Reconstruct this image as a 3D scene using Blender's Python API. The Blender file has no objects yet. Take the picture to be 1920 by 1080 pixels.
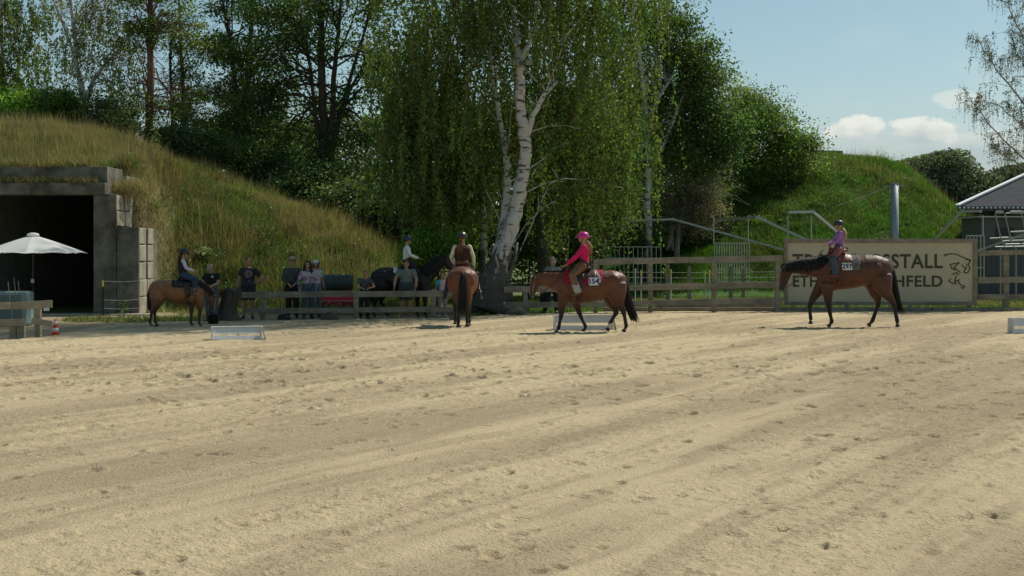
import bpy, math, random
import numpy as np
from mathutils import Vector, Matrix
random.seed(7)
RNG = np.random.default_rng(11)
SC = bpy.context.scene
COL = SC.collection
# ------------------------------------------------------------------ camera, sky, sun, exposure
F, HZ, CH = 2600.0, 472.0, 1.95
cam = bpy.data.objects.new('camera', bpy.data.cameras.new('camera'))
COL.objects.link(cam)
cam.location = (0, 0, CH)
cam.rotation_euler = (math.radians(90), 0, 0)
cam.data.sensor_width = 36
cam.data.lens = F/1920*36
cam.data.shift_y = -(540-HZ)/1920
cam.data.clip_end = 3000
cam.data.clip_start = .2
SC.camera = cam
SC.render.resolution_x, SC.render.resolution_y = 1024, 576
SC.view_settings.view_transform = 'Standard'
SC.view_settings.look = 'None'
SC.view_settings.exposure = 0.06
SC.view_settings.gamma = 1
SUNV = Vector((0.60, 0.52, 1.0)).normalized()
el = math.asin(SUNV.z); az = math.atan2(SUNV.x, SUNV.y)
sl = bpy.data.lights.new('sun', 'SUN'); sl.energy = 3.9; sl.angle = math.radians(.53); sl.color = (1, .95, .84)
so = bpy.data.objects.new('sun', sl); COL.objects.link(so)
so.rotation_euler = SUNV.to_track_quat('Z', 'Y').to_euler()
W = bpy.data.worlds.new('World'); SC.world = W; W.use_nodes = True
def NN(nt, t, **k):
    n = nt.nodes.new(t)
    for a, b in k.items(): setattr(n, a, b)
    return n
def build_world():
    nt = W.node_tree; nt.nodes.clear(); L = nt.links.new
    sky = NN(nt, 'ShaderNodeTexSky', sky_type='NISHITA', sun_disc=False)
    sky.sun_elevation = el; sky.sun_rotation = az
    sky.air_density = 1.0; sky.dust_density = .7; sky.ozone_density = 1.5
    hsv = NN(nt, 'ShaderNodeHueSaturation'); hsv.inputs['Saturation'].default_value = .98; hsv.inputs['Hue'].default_value = .468; hsv.inputs['Value'].default_value = .86
    L(sky.outputs[0], hsv.inputs['Color'])
    tc = NN(nt, 'ShaderNodeTexCoord'); sp = NN(nt, 'ShaderNodeSeparateXYZ'); L(tc.outputs['Generated'], sp.inputs[0])
    def M(op, a, b=None, cl=False):
        n = NN(nt, 'ShaderNodeMath', operation=op, use_clamp=cl)
        for i, v in enumerate((a, b)):
            if v is None: continue
            if isinstance(v, (int, float)): n.inputs[i].default_value = v
            else: L(v, n.inputs[i])
        return n.outputs[0]
    yy = M('MAXIMUM', sp.outputs['Y'], .02)
    u = M('DIVIDE', sp.outputs['X'], yy); v = M('DIVIDE', sp.outputs['Z'], yy)
    cb = NN(nt, 'ShaderNodeCombineXYZ'); L(u, cb.inputs[0]); L(M('MULTIPLY', v, 1.5), cb.inputs[1])
    nz = NN(nt, 'ShaderNodeTexNoise'); nz.inputs['Scale'].default_value = 52; nz.inputs['Detail'].default_value = 7; nz.inputs['Roughness'].default_value = .6
    L(cb.outputs[0], nz.inputs['Vector'])
    nb = NN(nt, 'ShaderNodeTexNoise'); nb.inputs['Scale'].default_value = 14; nb.inputs['Detail'].default_value = 5
    L(cb.outputs[0], nb.inputs['Vector'])
    mask = None
    # cloud banks as directions: (azimuth tangent, base elevation, half width, height, density)
    for (px, py, rx, ry, w) in ((1607, 242, 52, 24, 1.0), (1728, 246, 62, 26, 1.0), (1680, 290, 150, 26, .30), (1795, 186, 48, 17, .5), (1860, 290, 110, 40, .45), (1560, 300, 60, 26, .35)):
        a = M('DIVIDE', M('SUBTRACT', u, (px-960)/F), rx/F); b = M('DIVIDE', M('SUBTRACT', v, (HZ-py)/F), ry/F)
        r = M('ADD', M('MULTIPLY', a, a), M('MULTIPLY', b, b))
        f = M('SUBTRACT', 1.25, r)
        f = M('ADD', f, M('MULTIPLY', M('SUBTRACT', nz.outputs['Fac'], .5), 3.2))
        f = M('MULTIPLY', M('MULTIPLY', f, 2.2, True), w)
        mask = f if mask is None else M('MAXIMUM', mask, f)
    wisps = M('MULTIPLY', M('SUBTRACT', nb.outputs['Fac'], .52), .5, True)
    hz = M('SUBTRACT', .24, M('MULTIPLY', M('ABSOLUTE', v), 2.4), True)
    mask = M('ADD', mask, M('ADD', wisps, hz), True)
    ramp = NN(nt, 'ShaderNodeMapRange'); L(M('ADD', v, M('MULTIPLY', nz.outputs['Fac'], .03)), ramp.inputs[0])
    ramp.inputs[1].default_value = .086; ramp.inputs[2].default_value = .108
    cc = NN(nt, 'ShaderNodeMix', data_type='RGBA'); L(ramp.outputs[0], cc.inputs[0])
    cc.inputs[6].default_value = (3.9, 4.9, 5.3, 1); cc.inputs[7].default_value = (8.3, 8.5, 7.8, 1)
    mx = NN(nt, 'ShaderNodeMix', data_type='RGBA'); L(mask, mx.inputs[0]); L(hsv.outputs[0], mx.inputs[6]); L(cc.outputs[2], mx.inputs[7])
    bg = NN(nt, 'ShaderNodeBackground'); L(mx.outputs[2], bg.inputs[0]); bg.inputs[1].default_value = .094
    out = NN(nt, 'ShaderNodeOutputWorld'); L(bg.outputs[0], out.inputs[0])
build_world()
# ------------------------------------------------------------------ helpers
def P(px, py, D): return Vector(((px-960)/F*D, D, CH+(HZ-py)/F*D))
def GP(px, py):
    D = CH*F/(py-HZ); return Vector(((px-960)/F*D, D, 0))
def X(px, D): return (px-960)/F*D
def Z(py, D): return CH+(HZ-py)/F*D
def vnoise(x, y, s, seed=0):
    x = np.asarray(x, float)/s+seed*17.3; y = np.asarray(y, float)/s+seed*9.1
    xi = np.floor(x).astype(np.int64); yi = np.floor(y).astype(np.int64); fx = x-xi; fy = y-yi
    fx = fx*fx*(3-2*fx); fy = fy*fy*(3-2*fy)
    def h(a, b):
        n = (a*374761393+b*668265263+seed*1442695041) & 0xffffffff
        n = ((n ^ (n >> 13))*1274126177) & 0xffffffff
        return ((n ^ (n >> 16)) & 0xffff)/65535.0
    return (h(xi, yi)*(1-fx)+h(xi+1, yi)*fx)*(1-fy)+(h(xi, yi+1)*(1-fx)+h(xi+1, yi+1)*fx)*fy
def fnoise(x, y, s, seed=0, o=4):
    r = 0; a = 1; t = 0
    for i in range(o): r = r+a*vnoise(x, y, s/2**i, seed+i); t += a; a *= .5
    return r/t
def sstep(a, b, x):
    t = np.clip((x-a)/(b-a), 0, 1); return t*t*(3-2*t)
def tag(o, label=None, cat=None, group=None, kind=None):
    if label: o['label'] = label
    if cat: o['category'] = cat
    if group: o['group'] = group
    if kind: o['kind'] = kind
    return o
def empty(name, loc=(0, 0, 0), rz=0, label=None, cat=None, group=None, scale=1):
    o = bpy.data.objects.new(name, None); COL.objects.link(o)
    o.empty_display_size = .2
    o.location = loc; o.rotation_euler = (0, 0, rz); o.scale = (scale,)*3
    return tag(o, label, cat, group)
def copy_tree(o, parent=None):
    c = o.copy(); COL.objects.link(c); c.parent = parent
    for ch in list(o.children): copy_tree(ch, c)
    return c
class MB:
    def __init__(s): s.v = []; s.f = []; s.c = None
    def add(s, vs, fs):
        k = len(s.v); s.v += [tuple(p) for p in vs]; s.f += [tuple(i+k for i in f) for f in fs]; return s
    def box(s, c, d, R=None, tap=1.0, jit=0):
        c = Vector(c); vs = []
        for z in (-.5, .5):
            t = tap if z > 0 else 1
            for x, y in ((-.5, -.5), (.5, -.5), (.5, .5), (-.5, .5)):
                p = Vector((x*d[0]*t, y*d[1]*t, z*d[2]))
                if jit: p += Vector((random.uniform(-jit, jit), random.uniform(-jit, jit), random.uniform(-jit, jit)))
                if R is not None: p = R @ p
                vs.append(c+p)
        return s.add(vs, [(0, 3, 2, 1), (4, 5, 6, 7), (0, 1, 5, 4), (1, 2, 6, 5), (2, 3, 7, 6), (3, 0, 4, 7)])
    def bar(s, a, b, w, h, up=Vector((0, 0, 1))):
        a = Vector(a); b = Vector(b); d = b-a; L = d.length; d.normalize()
        sd = d.cross(up)
        if sd.length < 1e-4: sd = d.cross(Vector((0, 1, 0)))
        sd.normalize(); u = sd.cross(d)
        R = Matrix((d, sd, u)).transposed()
        return s.box((a+b)/2, (L, w, h), R)
    def tube(s, pts, rad, n=10, cap=True, side=None, asp=None, jit=0):
        # pts polyline, rad radii (number or (r_side, r_other)), side = fixed direction of first axis
        pts = [Vector(p) for p in pts]; m = len(pts); k = len(s.v); vs = []
        if not hasattr(rad, '__len__'): rad = [rad]*m
        prev = None
        for i, p in enumerate(pts):
            t = (pts[min(i+1, m-1)]-pts[max(i-1, 0)])
            if t.length < 1e-9: t = Vector((0, 0, 1))
            t.normalize()
            if side is not None: u = Vector(side)
            elif prev is not None: u = prev
            else: u = Vector((1, 0, 0)) if abs(t.x) < .8 else Vector((0, 1, 0))
            u = u-t*u.dot(t)
            if u.length < 1e-5: u = Vector((0, 1, 0))-t*t.y
            u.normalize(); w = t.cross(u); prev = u
            r = rad[i]; ra, rb = r if hasattr(r, '__len__') else (r, r)
            for j in range(n):
                a = 2*math.pi*j/n; q = 1+(random.uniform(-jit, jit) if jit else 0)
                vs.append(p+u*(math.cos(a)*ra*q)+w*(math.sin(a)*rb*q))
        fs = []
        for i in range(m-1):
            for j in range(n):
                a = i*n+j; b = i*n+(j+1) % n
                fs.append((a, b, b+n, a+n))
        if cap: fs.append(tuple(range(n))[::-1]); fs.append(tuple((m-1)*n+j for j in range(n)))
        return s.add(vs, fs)
    def ball(s, c, r, n=12, m=8, R=None, fn=None, z0=-1.0):
        c = Vector(c); r = r if hasattr(r, '__len__') else (r, r, r); vs = []
        for i in range(m+1):
            zz = -math.cos(math.pi*i/m); zz = max(zz, z0); rr = math.sqrt(max(1-zz*zz, 0))
            for j in range(n):
                a = 2*math.pi*j/n
                p = Vector((math.cos(a)*rr*r[0], math.sin(a)*rr*r[1], zz*r[2]))
                if fn: p = fn(p)
                if R is not None: p = R @ p
                vs.append(c+p)
        fs = [(i*n+j, i*n+(j+1) % n, (i+1)*n+(j+1) % n, (i+1)*n+j) for i in range(m) for j in range(n)]
        return s.add(vs, fs)
    def merge(s, o, M=None):
        return s.add([M @ Vector(p) for p in o.v] if M else o.v, o.f)
    def mesh(s, name):
        me = bpy.data.meshes.new(name); me.from_pydata(s.v, [], s.f); me.validate(); me.update(); return me
    def build(s, name, mat, parent=None, smooth=False, bev=0, colfn=None, merge=True):
        me = s.mesh(name)
        return finish(me, name, mat, parent, smooth, bev, colfn)
def setcol(me, fn):
    n = len(me.vertices); co = np.empty(n*3); me.vertices.foreach_get('co', co); co = co.reshape(-1, 3)
    c = np.ones((n, 4)); c[:, :3] = fn(co)
    a = me.color_attributes.new('Col', 'FLOAT_COLOR', 'POINT'); a.data.foreach_set('color', c.ravel())
def finish(me, name, mat, parent=None, smooth=False, bev=0, colfn=None):
    if colfn is not None: setcol(me, colfn)
    o = bpy.data.objects.new(name, me); COL.objects.link(o)
    if mat: me.materials.append(mat)
    if smooth: me.shade_smooth()
    if parent: o.parent = parent
    if bev:
        b = o.modifiers.new('bevel', 'BEVEL'); b.width = bev; b.segments = 2; b.limit_method = 'ANGLE'
    return o
def remesh(mb, vox, sm=4, extra=None):
    me = mb.mesh('tmp'); o = bpy.data.objects.new('tmp', me); COL.objects.link(o)
    m = o.modifiers.new('r', 'REMESH'); m.mode = 'VOXEL'; m.voxel_size = vox
    if sm:
        q = o.modifiers.new('s', 'SMOOTH'); q.iterations = sm; q.factor = .5
    dg = bpy.context.evaluated_depsgraph_get(); dg.update()
    r = bpy.data.meshes.new_from_object(o.evaluated_get(dg))
    bpy.data.objects.remove(o); bpy.data.meshes.remove(me)
    if extra is not None and extra.v:
        n = len(r.vertices); co = np.empty(n*3); r.vertices.foreach_get('co', co); co = co.reshape(-1, 3)
        fs = [tuple(p.vertices) for p in r.polygons]
        t = MB(); t.v = [tuple(c) for c in co]; t.f = fs; t.add(extra.v, extra.f)
        bpy.data.meshes.remove(r); r = t.mesh('b')
    return r
def npmesh(name, V, Fq, mat, parent=None, col=None, smooth=False):
    me = bpy.data.meshes.new(name); nv = len(V); nf, k = Fq.shape
    me.vertices.add(nv); me.vertices.foreach_set('co', np.ascontiguousarray(V, dtype=np.float32).ravel())
    me.loops.add(nf*k); me.loops.foreach_set('vertex_index', np.ascontiguousarray(Fq, dtype=np.int32).ravel())
    me.polygons.add(nf); me.polygons.foreach_set('loop_start', np.arange(0, nf*k, k, dtype=np.int32))
    me.polygons.foreach_set('loop_total', np.full(nf, k, dtype=np.int32))
    me.update(calc_edges=True)
    if col is not None:
        c = np.ones((nv, 4), dtype=np.float32); c[:, :3] = col
        a = me.color_attributes.new('Col', 'FLOAT_COLOR', 'POINT'); a.data.foreach_set('color', c.ravel())
    o = bpy.data.objects.new(name, me); COL.objects.link(o); me.materials.append(mat)
    if smooth: me.shade_smooth()
    if parent: o.parent = parent
    return o
# ------------------------------------------------------------------ materials
def pmat(name, col, rough=.8, var=.2, scale=6, bump=.0, bscale=30, metal=0, attr=False, spec=.3, stretch=(1, 1, 1), dark=None, darkamt=.0, coat=0):
    m = bpy.data.materials.new(name); m.use_nodes = True; nt = m.node_tree; L = nt.links.new
    b = nt.nodes['Principled BSDF']; b.inputs['Roughness'].default_value = rough; b.inputs['Metallic'].default_value = metal
    b.inputs['Specular IOR Level'].default_value = spec
    if coat: b.inputs['Coat Weight'].default_value = coat; b.inputs['Coat Roughness'].default_value = .35
    tc = NN(nt, 'ShaderNodeTexCoord'); mp = NN(nt, 'ShaderNodeMapping'); mp.inputs['Scale'].default_value = stretch
    L(tc.outputs['Object'], mp.inputs[0])
    nz = NN(nt, 'ShaderNodeTexNoise'); nz.inputs['Scale'].default_value = scale; nz.inputs['Detail'].default_value = 6; nz.inputs['Roughness'].default_value = .65
    L(mp.outputs[0], nz.inputs['Vector'])
    mr = NN(nt, 'ShaderNodeMapRange'); L(nz.outputs['Fac'], mr.inputs[0]); mr.inputs[1].default_value = .3; mr.inputs[2].default_value = .7
    mr.inputs[3].default_value = 1-var; mr.inputs[4].default_value = 1+var
    vm = NN(nt, 'ShaderNodeVectorMath', operation='SCALE')
    if attr:
        at = NN(nt, 'ShaderNodeAttribute', attribute_name='Col'); L(at.outputs['Color'], vm.inputs[0])
    else: vm.inputs[0].default_value = col[:3]
    L(mr.outputs[0], vm.inputs['Scale']); src = vm.outputs[0]
    if dark is not None:
        n2 = NN(nt, 'ShaderNodeTexNoise'); n2.inputs['Scale'].default_value = scale*.35; n2.inputs['Detail'].default_value = 8; n2.inputs['Roughness'].default_value = .7
        L(tc.outputs['Object'], n2.inputs['Vector'])
        r2 = NN(nt, 'ShaderNodeMapRange'); L(n2.outputs['Fac'], r2.inputs[0]); r2.inputs[1].default_value = .42; r2.inputs[2].default_value = .62
        r2.inputs[4].default_value = darkamt
        mx = NN(nt, 'ShaderNodeMix', data_type='RGBA'); L(r2.outputs[0], mx.inputs[0]); L(src, mx.inputs[6]); mx.inputs[7].default_value = (*dark, 1); src = mx.outputs[2]
    L(src, b.inputs['Base Color'])
    if bump:
        nb = NN(nt, 'ShaderNodeTexNoise'); nb.inputs['Scale'].default_value = bscale; nb.inputs['Detail'].default_value = 5
        L(mp.outputs[0], nb.inputs['Vector'])
        bp = NN(nt, 'ShaderNodeBump'); bp.inputs['Strength'].default_value = bump; bp.inputs['Distance'].default_value = .02
        L(nb.outputs['Fac'], bp.inputs['Height']); L(bp.outputs[0], b.inputs['Normal'])
    return m
def leafmat(name, trans=.4, tint=(1.15, 1.22, .62)):
    m = bpy.data.materials.new(name); m.use_nodes = True; nt = m.node_tree; nt.nodes.clear(); L = nt.links.new
    at = NN(nt, 'ShaderNodeAttribute', attribute_name='Col')
    d = NN(nt, 'ShaderNodeBsdfDiffuse'); t = NN(nt, 'ShaderNodeBsdfTranslucent'); g = NN(nt, 'ShaderNodeBsdfGlossy'); g.inputs['Roughness'].default_value = .45
    g.inputs['Color'].default_value = (.8, .85, .8, 1)
    tm = NN(nt, 'ShaderNodeMix', data_type='RGBA', blend_type='MULTIPLY'); tm.inputs[0].default_value = 1; tm.inputs[7].default_value = (*tint, 1)
    L(at.outputs[0], tm.inputs[6]); L(at.outputs[0], d.inputs[0]); L(tm.outputs[2], t.inputs[0])
    a = NN(nt, 'ShaderNodeMixShader'); a.inputs[0].default_value = trans; L(d.outputs[0], a.inputs[1]); L(t.outputs[0], a.inputs[2])
    b = NN(nt, 'ShaderNodeMixShader'); b.inputs[0].default_value = .025; L(a.outputs[0], b.inputs[1]); L(g.outputs[0], b.inputs[2])
    o = NN(nt, 'ShaderNodeOutputMaterial'); L(b.outputs[0], o.inputs[0]); return m
def birchmat():
    m = bpy.data.materials.new('birch bark'); m.use_nodes = True; nt = m.node_tree; L = nt.links.new
    b = nt.nodes['Principled BSDF']; b.inputs['Roughness'].default_value = .75
    tc = NN(nt, 'ShaderNodeTexCoord')
    def noise(sc, st, d=5):
        mp = NN(nt, 'ShaderNodeMapping'); mp.inputs['Scale'].default_value = st; L(tc.outputs['Object'], mp.inputs[0])
        n = NN(nt, 'ShaderNodeTexNoise'); n.inputs['Scale'].default_value = sc; n.inputs['Detail'].default_value = d; L(mp.outputs[0], n.inputs['Vector']); return n
    def rng(src, a, c, lo=0, hi=1):
        r = NN(nt, 'ShaderNodeMapRange'); L(src, r.inputs[0]); r.inputs[1].default_value = a; r.inputs[2].default_value = c; r.inputs[3].default_value = lo; r.inputs[4].default_value = hi; return r.outputs[0]
    n1 = noise(2.2, (1, 1, 4.5)); n2 = noise(1.6, (1, 1, .5), 8)
    k1 = rng(n1.outputs['Fac'], .56, .63)
    sp = NN(nt, 'ShaderNodeSeparateXYZ'); L(tc.outputs['Object'], sp.inputs[0])
    n3 = noise(7, (1, 1, .22), 6)
    ad = NN(nt, 'ShaderNodeMath', operation='MULTIPLY_ADD'); L(n3.outputs['Fac'], ad.inputs[0]); ad.inputs[1].default_value = 6.0; L(sp.outputs['Z'], ad.inputs[2])
    k2 = rng(ad.outputs[0], 4.7, 5.3, 1, 0)
    mxk = NN(nt, 'ShaderNodeMath', operation='MAXIMUM'); L(k1, mxk.inputs[0]); L(k2, mxk.inputs[1])
    base = NN(nt, 'ShaderNodeMix', data_type='RGBA'); L(n2.outputs['Fac'], base.inputs[0]); base.inputs[6].default_value = (.40, .38, .34, 1); base.inputs[7].default_value = (.62, .60, .56, 1)
    mx = NN(nt, 'ShaderNodeMix', data_type='RGBA'); L(mxk.outputs[0], mx.inputs[0]); L(base.outputs[2], mx.inputs[6]); mx.inputs[7].default_value = (.085, .075, .06, 1)
    L(mx.outputs[2], b.inputs['Base Color'])
    bp = NN(nt, 'ShaderNodeBump'); bp.inputs['Strength'].default_value = 1.0; bp.inputs['Distance'].default_value = .12; L(n3.outputs['Fac'], bp.inputs['Height']); L(bp.outputs[0], b.inputs['Normal'])
    return m
LEAF = leafmat('leaves', .55); GRASSM = leafmat('grass blades', .5)
BIRCH = birchmat()
BARK = pmat('dark bark', (.075, .06, .045), .9, .4, 5, .9, 12, stretch=(1, 1, .3))
PINEB = pmat('pine bark', (.17, .09, .055), .9, .35, 5, .8, 12, stretch=(1, 1, .3))
TWIG = pmat('grey twigs', (.28, .25, .22), .9, .3, 3)
CONC = pmat('weathered concrete', (.19, .18, .14), .9, .25, 2.6, .9, 7, dark=(.05, .045, .032), darkamt=.9, stretch=(1, 1, .45))
CONCL = pmat('concrete blocks', (.40, .37, .29), .9, .2, 4, .5, 18, dark=(.16, .14, .10), darkamt=.5)
WOOD = pmat('grey fence wood', (.26, .23, .175), .85, .28, 5, .4, 20, stretch=(.4, 1, 3), dark=(.08, .07, .055), darkamt=.5)
WOODL = pmat('pale fence wood', (.36, .31, .22), .85, .22, 5, .4, 20, stretch=(.4, 1, 3), dark=(.18, .155, .11), darkamt=.5)
WOODD = pmat('dark wood', (.09, .075, .06), .85, .3, 6, .4, 20)
GALV = pmat('galvanised steel', (.34, .36, .36), .5, .14, 7, metal=.5)
GALVL = pmat('light galvanised steel', (.42, .45, .43), .55, .12, 7, metal=.2)
WHITE = pmat('white painted wood', (.66, .67, .66), .6, .06, 6, .15, 30, dark=(.40, .36, .28), darkamt=.3)
BLACKP = pmat('black plastic', (.015, .015, .017), .45, .1)
# ------------------------------------------------------------------ terrain
SD = np.array([.52, .854]); SDn = np.array([.854, -.52])
bpts = [GP(*q) for q in ((-700, 690), (-200, 655), (0, 640), (75, 634), (110, 629), (200, 611), (290, 604), (450, 602), (700, 598.5), (850, 597), (940, 591), (1100, 585.5), (1470, 583), (1920, 584), (2400, 586))]
bu = np.array([p.x/p.y for p in bpts]); bd = np.array([p.y for p in bpts])
def bound(x, y): return np.interp(x/np.maximum(y, .1), bu, bd)
LU = np.array([(-100, 222), (0, 228), (160, 238), (270, 270), (420, 332), (550, 384), (640, 410), (700, 432), (760, 476), (800, 520)], float)
LX = (LU[:, 0]-960)/F*54; LZ = CH+(HZ-LU[:, 1])/F*54
LZ = LZ-.28*np.clip((700-LU[:, 0])/300, 0, 1); LX = np.r_[LX, -2.0]; LZ = np.r_[LZ, 0]
RU = np.array([(1050, 520), (1150, 475), (1230, 430), (1300, 400), (1370, 352), (1450, 312), (1530, 294), (1600, 300), (1650, 306), (1700, 322), (1745, 350), (1790, 388), (1830, 425), (1870, 470)], float)
RX = (RU[:, 0]-960)/F*75; RZ = CH+(HZ-RU[:, 1])/F*75
RX = np.r_[RX, 28.]; RZ = np.r_[RZ, 0]
def mleft(x, y):
    pr = np.interp(x, LX, LZ)
    t = np.clip((y-45.6)/8.4, 0, 1); h1 = pr*np.sin(t*np.pi/2)
    t2 = np.clip((y-43.9)/10, 0, 1); h2 = 4.62+(pr-4.62)*np.sin(t2*np.pi/2)
    b = sstep(-11.5, -12.7, x)
    b = b*np.where(x < -12.95, 1, sstep(45.0, 45.7, y))
    b = np.where(x < -12.95, 1, b)
    h = h1*(1-b)+h2*b
    h = h*(1-sstep(80, 92, y))
    return np.where(y < 43.85, 0, h+np.where(h > .3, (fnoise(x, y, 2.2, 5)-.5)*.5*np.clip(h, 0, 1), 0))
def mright(x, y):
    pr = np.interp(x*75/np.clip(y, 59, 75), RX, RZ)
    t = np.clip((y-59)/16, 0, 1); h = pr*np.sin(t*np.pi/2)*(1-sstep(100, 115, y))
    return np.where(y < 59, 0, h+np.where(h > .3, (fnoise(x, y, 3, 8)-.5)*.6*np.clip(h, 0, 1), 0))
def gz(x, y):
    return float(max(mleft(np.float64(x), np.float64(y)), mright(np.float64(x), np.float64(y)), 0))
GREEN = np.array([.085, .14, .032]); OLIVE = np.array([.135, .145, .052]); STRAW = np.array([.30, .245, .135]); BROWN = np.array([.15, .095, .06]); LUSH = np.array([.075, .165, .026])
DIRT = np.array([.30, .235, .15])
def mix(a, b, t): t = np.asarray(t)[..., None]; return a*(1-t)+b*t
def grid(xs, ys):
    Xg, Yg = np.meshgrid(xs, ys); nx = len(xs); ny = len(ys)
    i = np.arange(nx*ny).reshape(ny, nx)
    Fq = np.stack([i[:-1, :-1], i[:-1, 1:], i[1:, 1:], i[1:, :-1]], -1).reshape(-1, 4)
    return Xg.ravel(), Yg.ravel(), Fq
GRND = pmat('soil and turf', (1, 1, 1), .95, .3, 3, .6, 25, attr=True)
def flatcol(x, y):
    n = fnoise(x, y, 4, 3); n2 = fnoise(x, y, 1.1, 9)
    c = mix(np.broadcast_to(GREEN, (len(x), 3)), OLIVE*1.1, sstep(.35, .65, n))
    dry = sstep(.42, .6, n2*.5+n*.5)*sstep(49, 52, y)*(1-sstep(66, 70, y))*sstep(2, 8, x)
    c = mix(c, STRAW*.8, dry*.8)
    # bare ground in front of the bunker and under the spectators
    d1 = sstep(-9.5, -11, x+(n2-.5)*2)*sstep(45.5, 43, y)
    strip = sstep(-13.2, -12.6, x)*sstep(-8.6, -9.2, x)*sstep(38.0, 38.8, y+(n2-.5)*1.5)*sstep(41.4, 40.8, y+(n2-.5))
    d1 = d1*(1-strip)+0
    d2 = sstep(-9.5, -8, x)*sstep(-1, -2, x)*sstep(44.3, 41.5, y+(n2-.5)*3)*.85
    c = mix(c, DIRT, np.clip(d1+d2, 0, 1))
    return mix(c, np.array([.54, .43, .26]), ((y < bound(x, y)-.2) & (np.abs(x) < 34))*1.)
xs = np.r_[-900, -400, -200, -120, -80, -60, -50, np.arange(-42, 42, .5), 50, 60, 80, 120, 200, 400, 900]
ys = np.r_[-30, 0, 10, 20, np.arange(26, 75, .5), 80, 90, 100, 120, 160, 240, 400, 800, 1600]
gx, gy, gf = grid(xs, ys)
zz = (fnoise(gx, gy, 3, 2)-.5)*.05*sstep(44, 50, gy)-.03*sstep(40, 10, gy)
tag(npmesh('ground', np.stack([gx, gy, zz], 1), gf, GRND, col=flatcol(gx, gy), smooth=True), kind='structure')
def mcol_left(x, y, n1, n2):
    c = mix(np.broadcast_to(GREEN, (len(x), 3)), OLIVE, sstep(.3, .6, n1))
    c = mix(c, STRAW, sstep(.50, .68, n2)*.55)
    c = mix(c, BROWN, sstep(.58, .70, fnoise(x, y, 1.6, 33))*.6)
    low = sstep(48.5, 46, y)*sstep(-12, -10, x)
    return mix(c, LUSH*.9, low*.6)
def mcol_right(x, y, n1, n2):
    c = mix(np.broadcast_to(LUSH, (len(x), 3)), GREEN, sstep(.35, .6, n1))
    return mix(c, OLIVE, sstep(.6, .75, n2)*.5)
def mound(name, fn, x0, x1, y0, y1, st, cf, lab):
    a, b, f = grid(np.arange(x0, x1, st), np.arange(y0, y1, st)); h = fn(a, b)
    keep = (h[f] > .02).any(1)
    V = np.stack([a, b, np.where(h > .02, h, -.1)], 1)
    o = npmesh(name, V, f[keep], GRND, col=cf(a, b, fnoise(a, b, 3, 21), fnoise(a, b, 1.5, 22))*.9, smooth=True); tag(o, lab, None, None, 'structure'); return o
mound('grassy_mound', mleft, -42, -1.4, 43.9, 95, .3, mcol_left, 'overgrown earth mound over the concrete shelter at left')
mound('grassy_mound', mright, 2, 29, 58.8, 118, .4, mcol_right, 'bright green earth mound behind the sponsor board')
# ------------------------------------------------------------------ grass blades
def blades(name, x, y, z, hgt, wid, col, lean=.35, label=None, mat=GRASSM):
    n = len(x); a = RNG.uniform(0, 2*np.pi, n); dx = np.cos(a)*wid/2; dy = np.sin(a)*wid/2
    b = RNG.uniform(0, 2*np.pi, n); l = np.abs(RNG.normal(0, lean, n))*hgt
    V = np.empty((n, 3, 3)); V[:, 0] = np.stack([x-dx, y-dy, z-.02], 1); V[:, 1] = np.stack([x+dx, y+dy, z-.02], 1)
    V[:, 2] = np.stack([x+np.cos(b)*l, y+np.sin(b)*l, z+hgt], 1)
    C = np.repeat(col[:, None, :], 3, 1)
    o = npmesh(name, V.reshape(-1, 3), np.arange(n*3).reshape(-1, 3), mat, col=C.reshape(-1, 3)); tag(o, label, 'grass', None, 'stuff'); return o
def grass_on(fn, cf, n, x0, x1, y0, y1, h, w, label, strawtop=0, thr=.25):
    x = RNG.uniform(x0, x1, n*2); y = RNG.uniform(y0, y1, n*2); z = fn(x, y); k = (z > thr); x = x[k][:n]; y = y[k][:n]; z = z[k][:n]
    n1 = fnoise(x, y, 3, 21); n2 = fnoise(x, y, 1.5, 22); c = cf(x, y, n1, n2)
    r = RNG.random(len(x)); c = c*(.7+.6*r)[:, None]
    s = RNG.random(len(x)) < strawtop*(.3+1.4*n2); c[s] = STRAW*RNG.uniform(.8, 1.3, s.sum())[:, None]
    hh = h*RNG.uniform(.5, 1.3, len(x))*(.35+2.2*fnoise(x, y, .7, 44)**2+.3*fnoise(x, y, 2.5, 45)); c = c*(.72+.6*fnoise(x, y, .9, 46))[:, None]; hh[s] *= 1.35
    ww = w*RNG.uniform(.6, 1.3, len(x)); ww[s] *= .6
    return blades('grass', x, y, z, hh, ww, c*1.1, .7, label)
grass_on(mleft, mcol_left, 300000, -22.5, -1.6, 43.9, 56.5, .24, .020, 'tall dry and green grass covering the left mound', .22, .1)
grass_on(mright, mcol_right, 240000, 4, 29, 59.5, 77, .17, .034, 'lush green grass covering the right mound', .02, .1)
def stalks(fn, n, x0, x1, y0, y1, label):
    x = RNG.uniform(x0, x1, n); y = RNG.uniform(y0, y1, n); z = fn(x, y); k = (z > .5) & (fnoise(x, y, 2.0, 47) > .45); x, y, z = x[k], y[k], z[k]
    blades('grass', x, y, z, RNG.uniform(.35, .85, len(x)), np.full(len(x), .022), STRAW*RNG.uniform(.7, 1.2, (len(x), 1)), .3, label)
stalks(mleft, 16000, -22, -3, 44, 56, 'thin dry seed stalks standing out of the left mound')
stalks(mright, 1800, 12, 26, 68, 77, 'thin dry seed stalks on the crest of the right mound')
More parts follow.
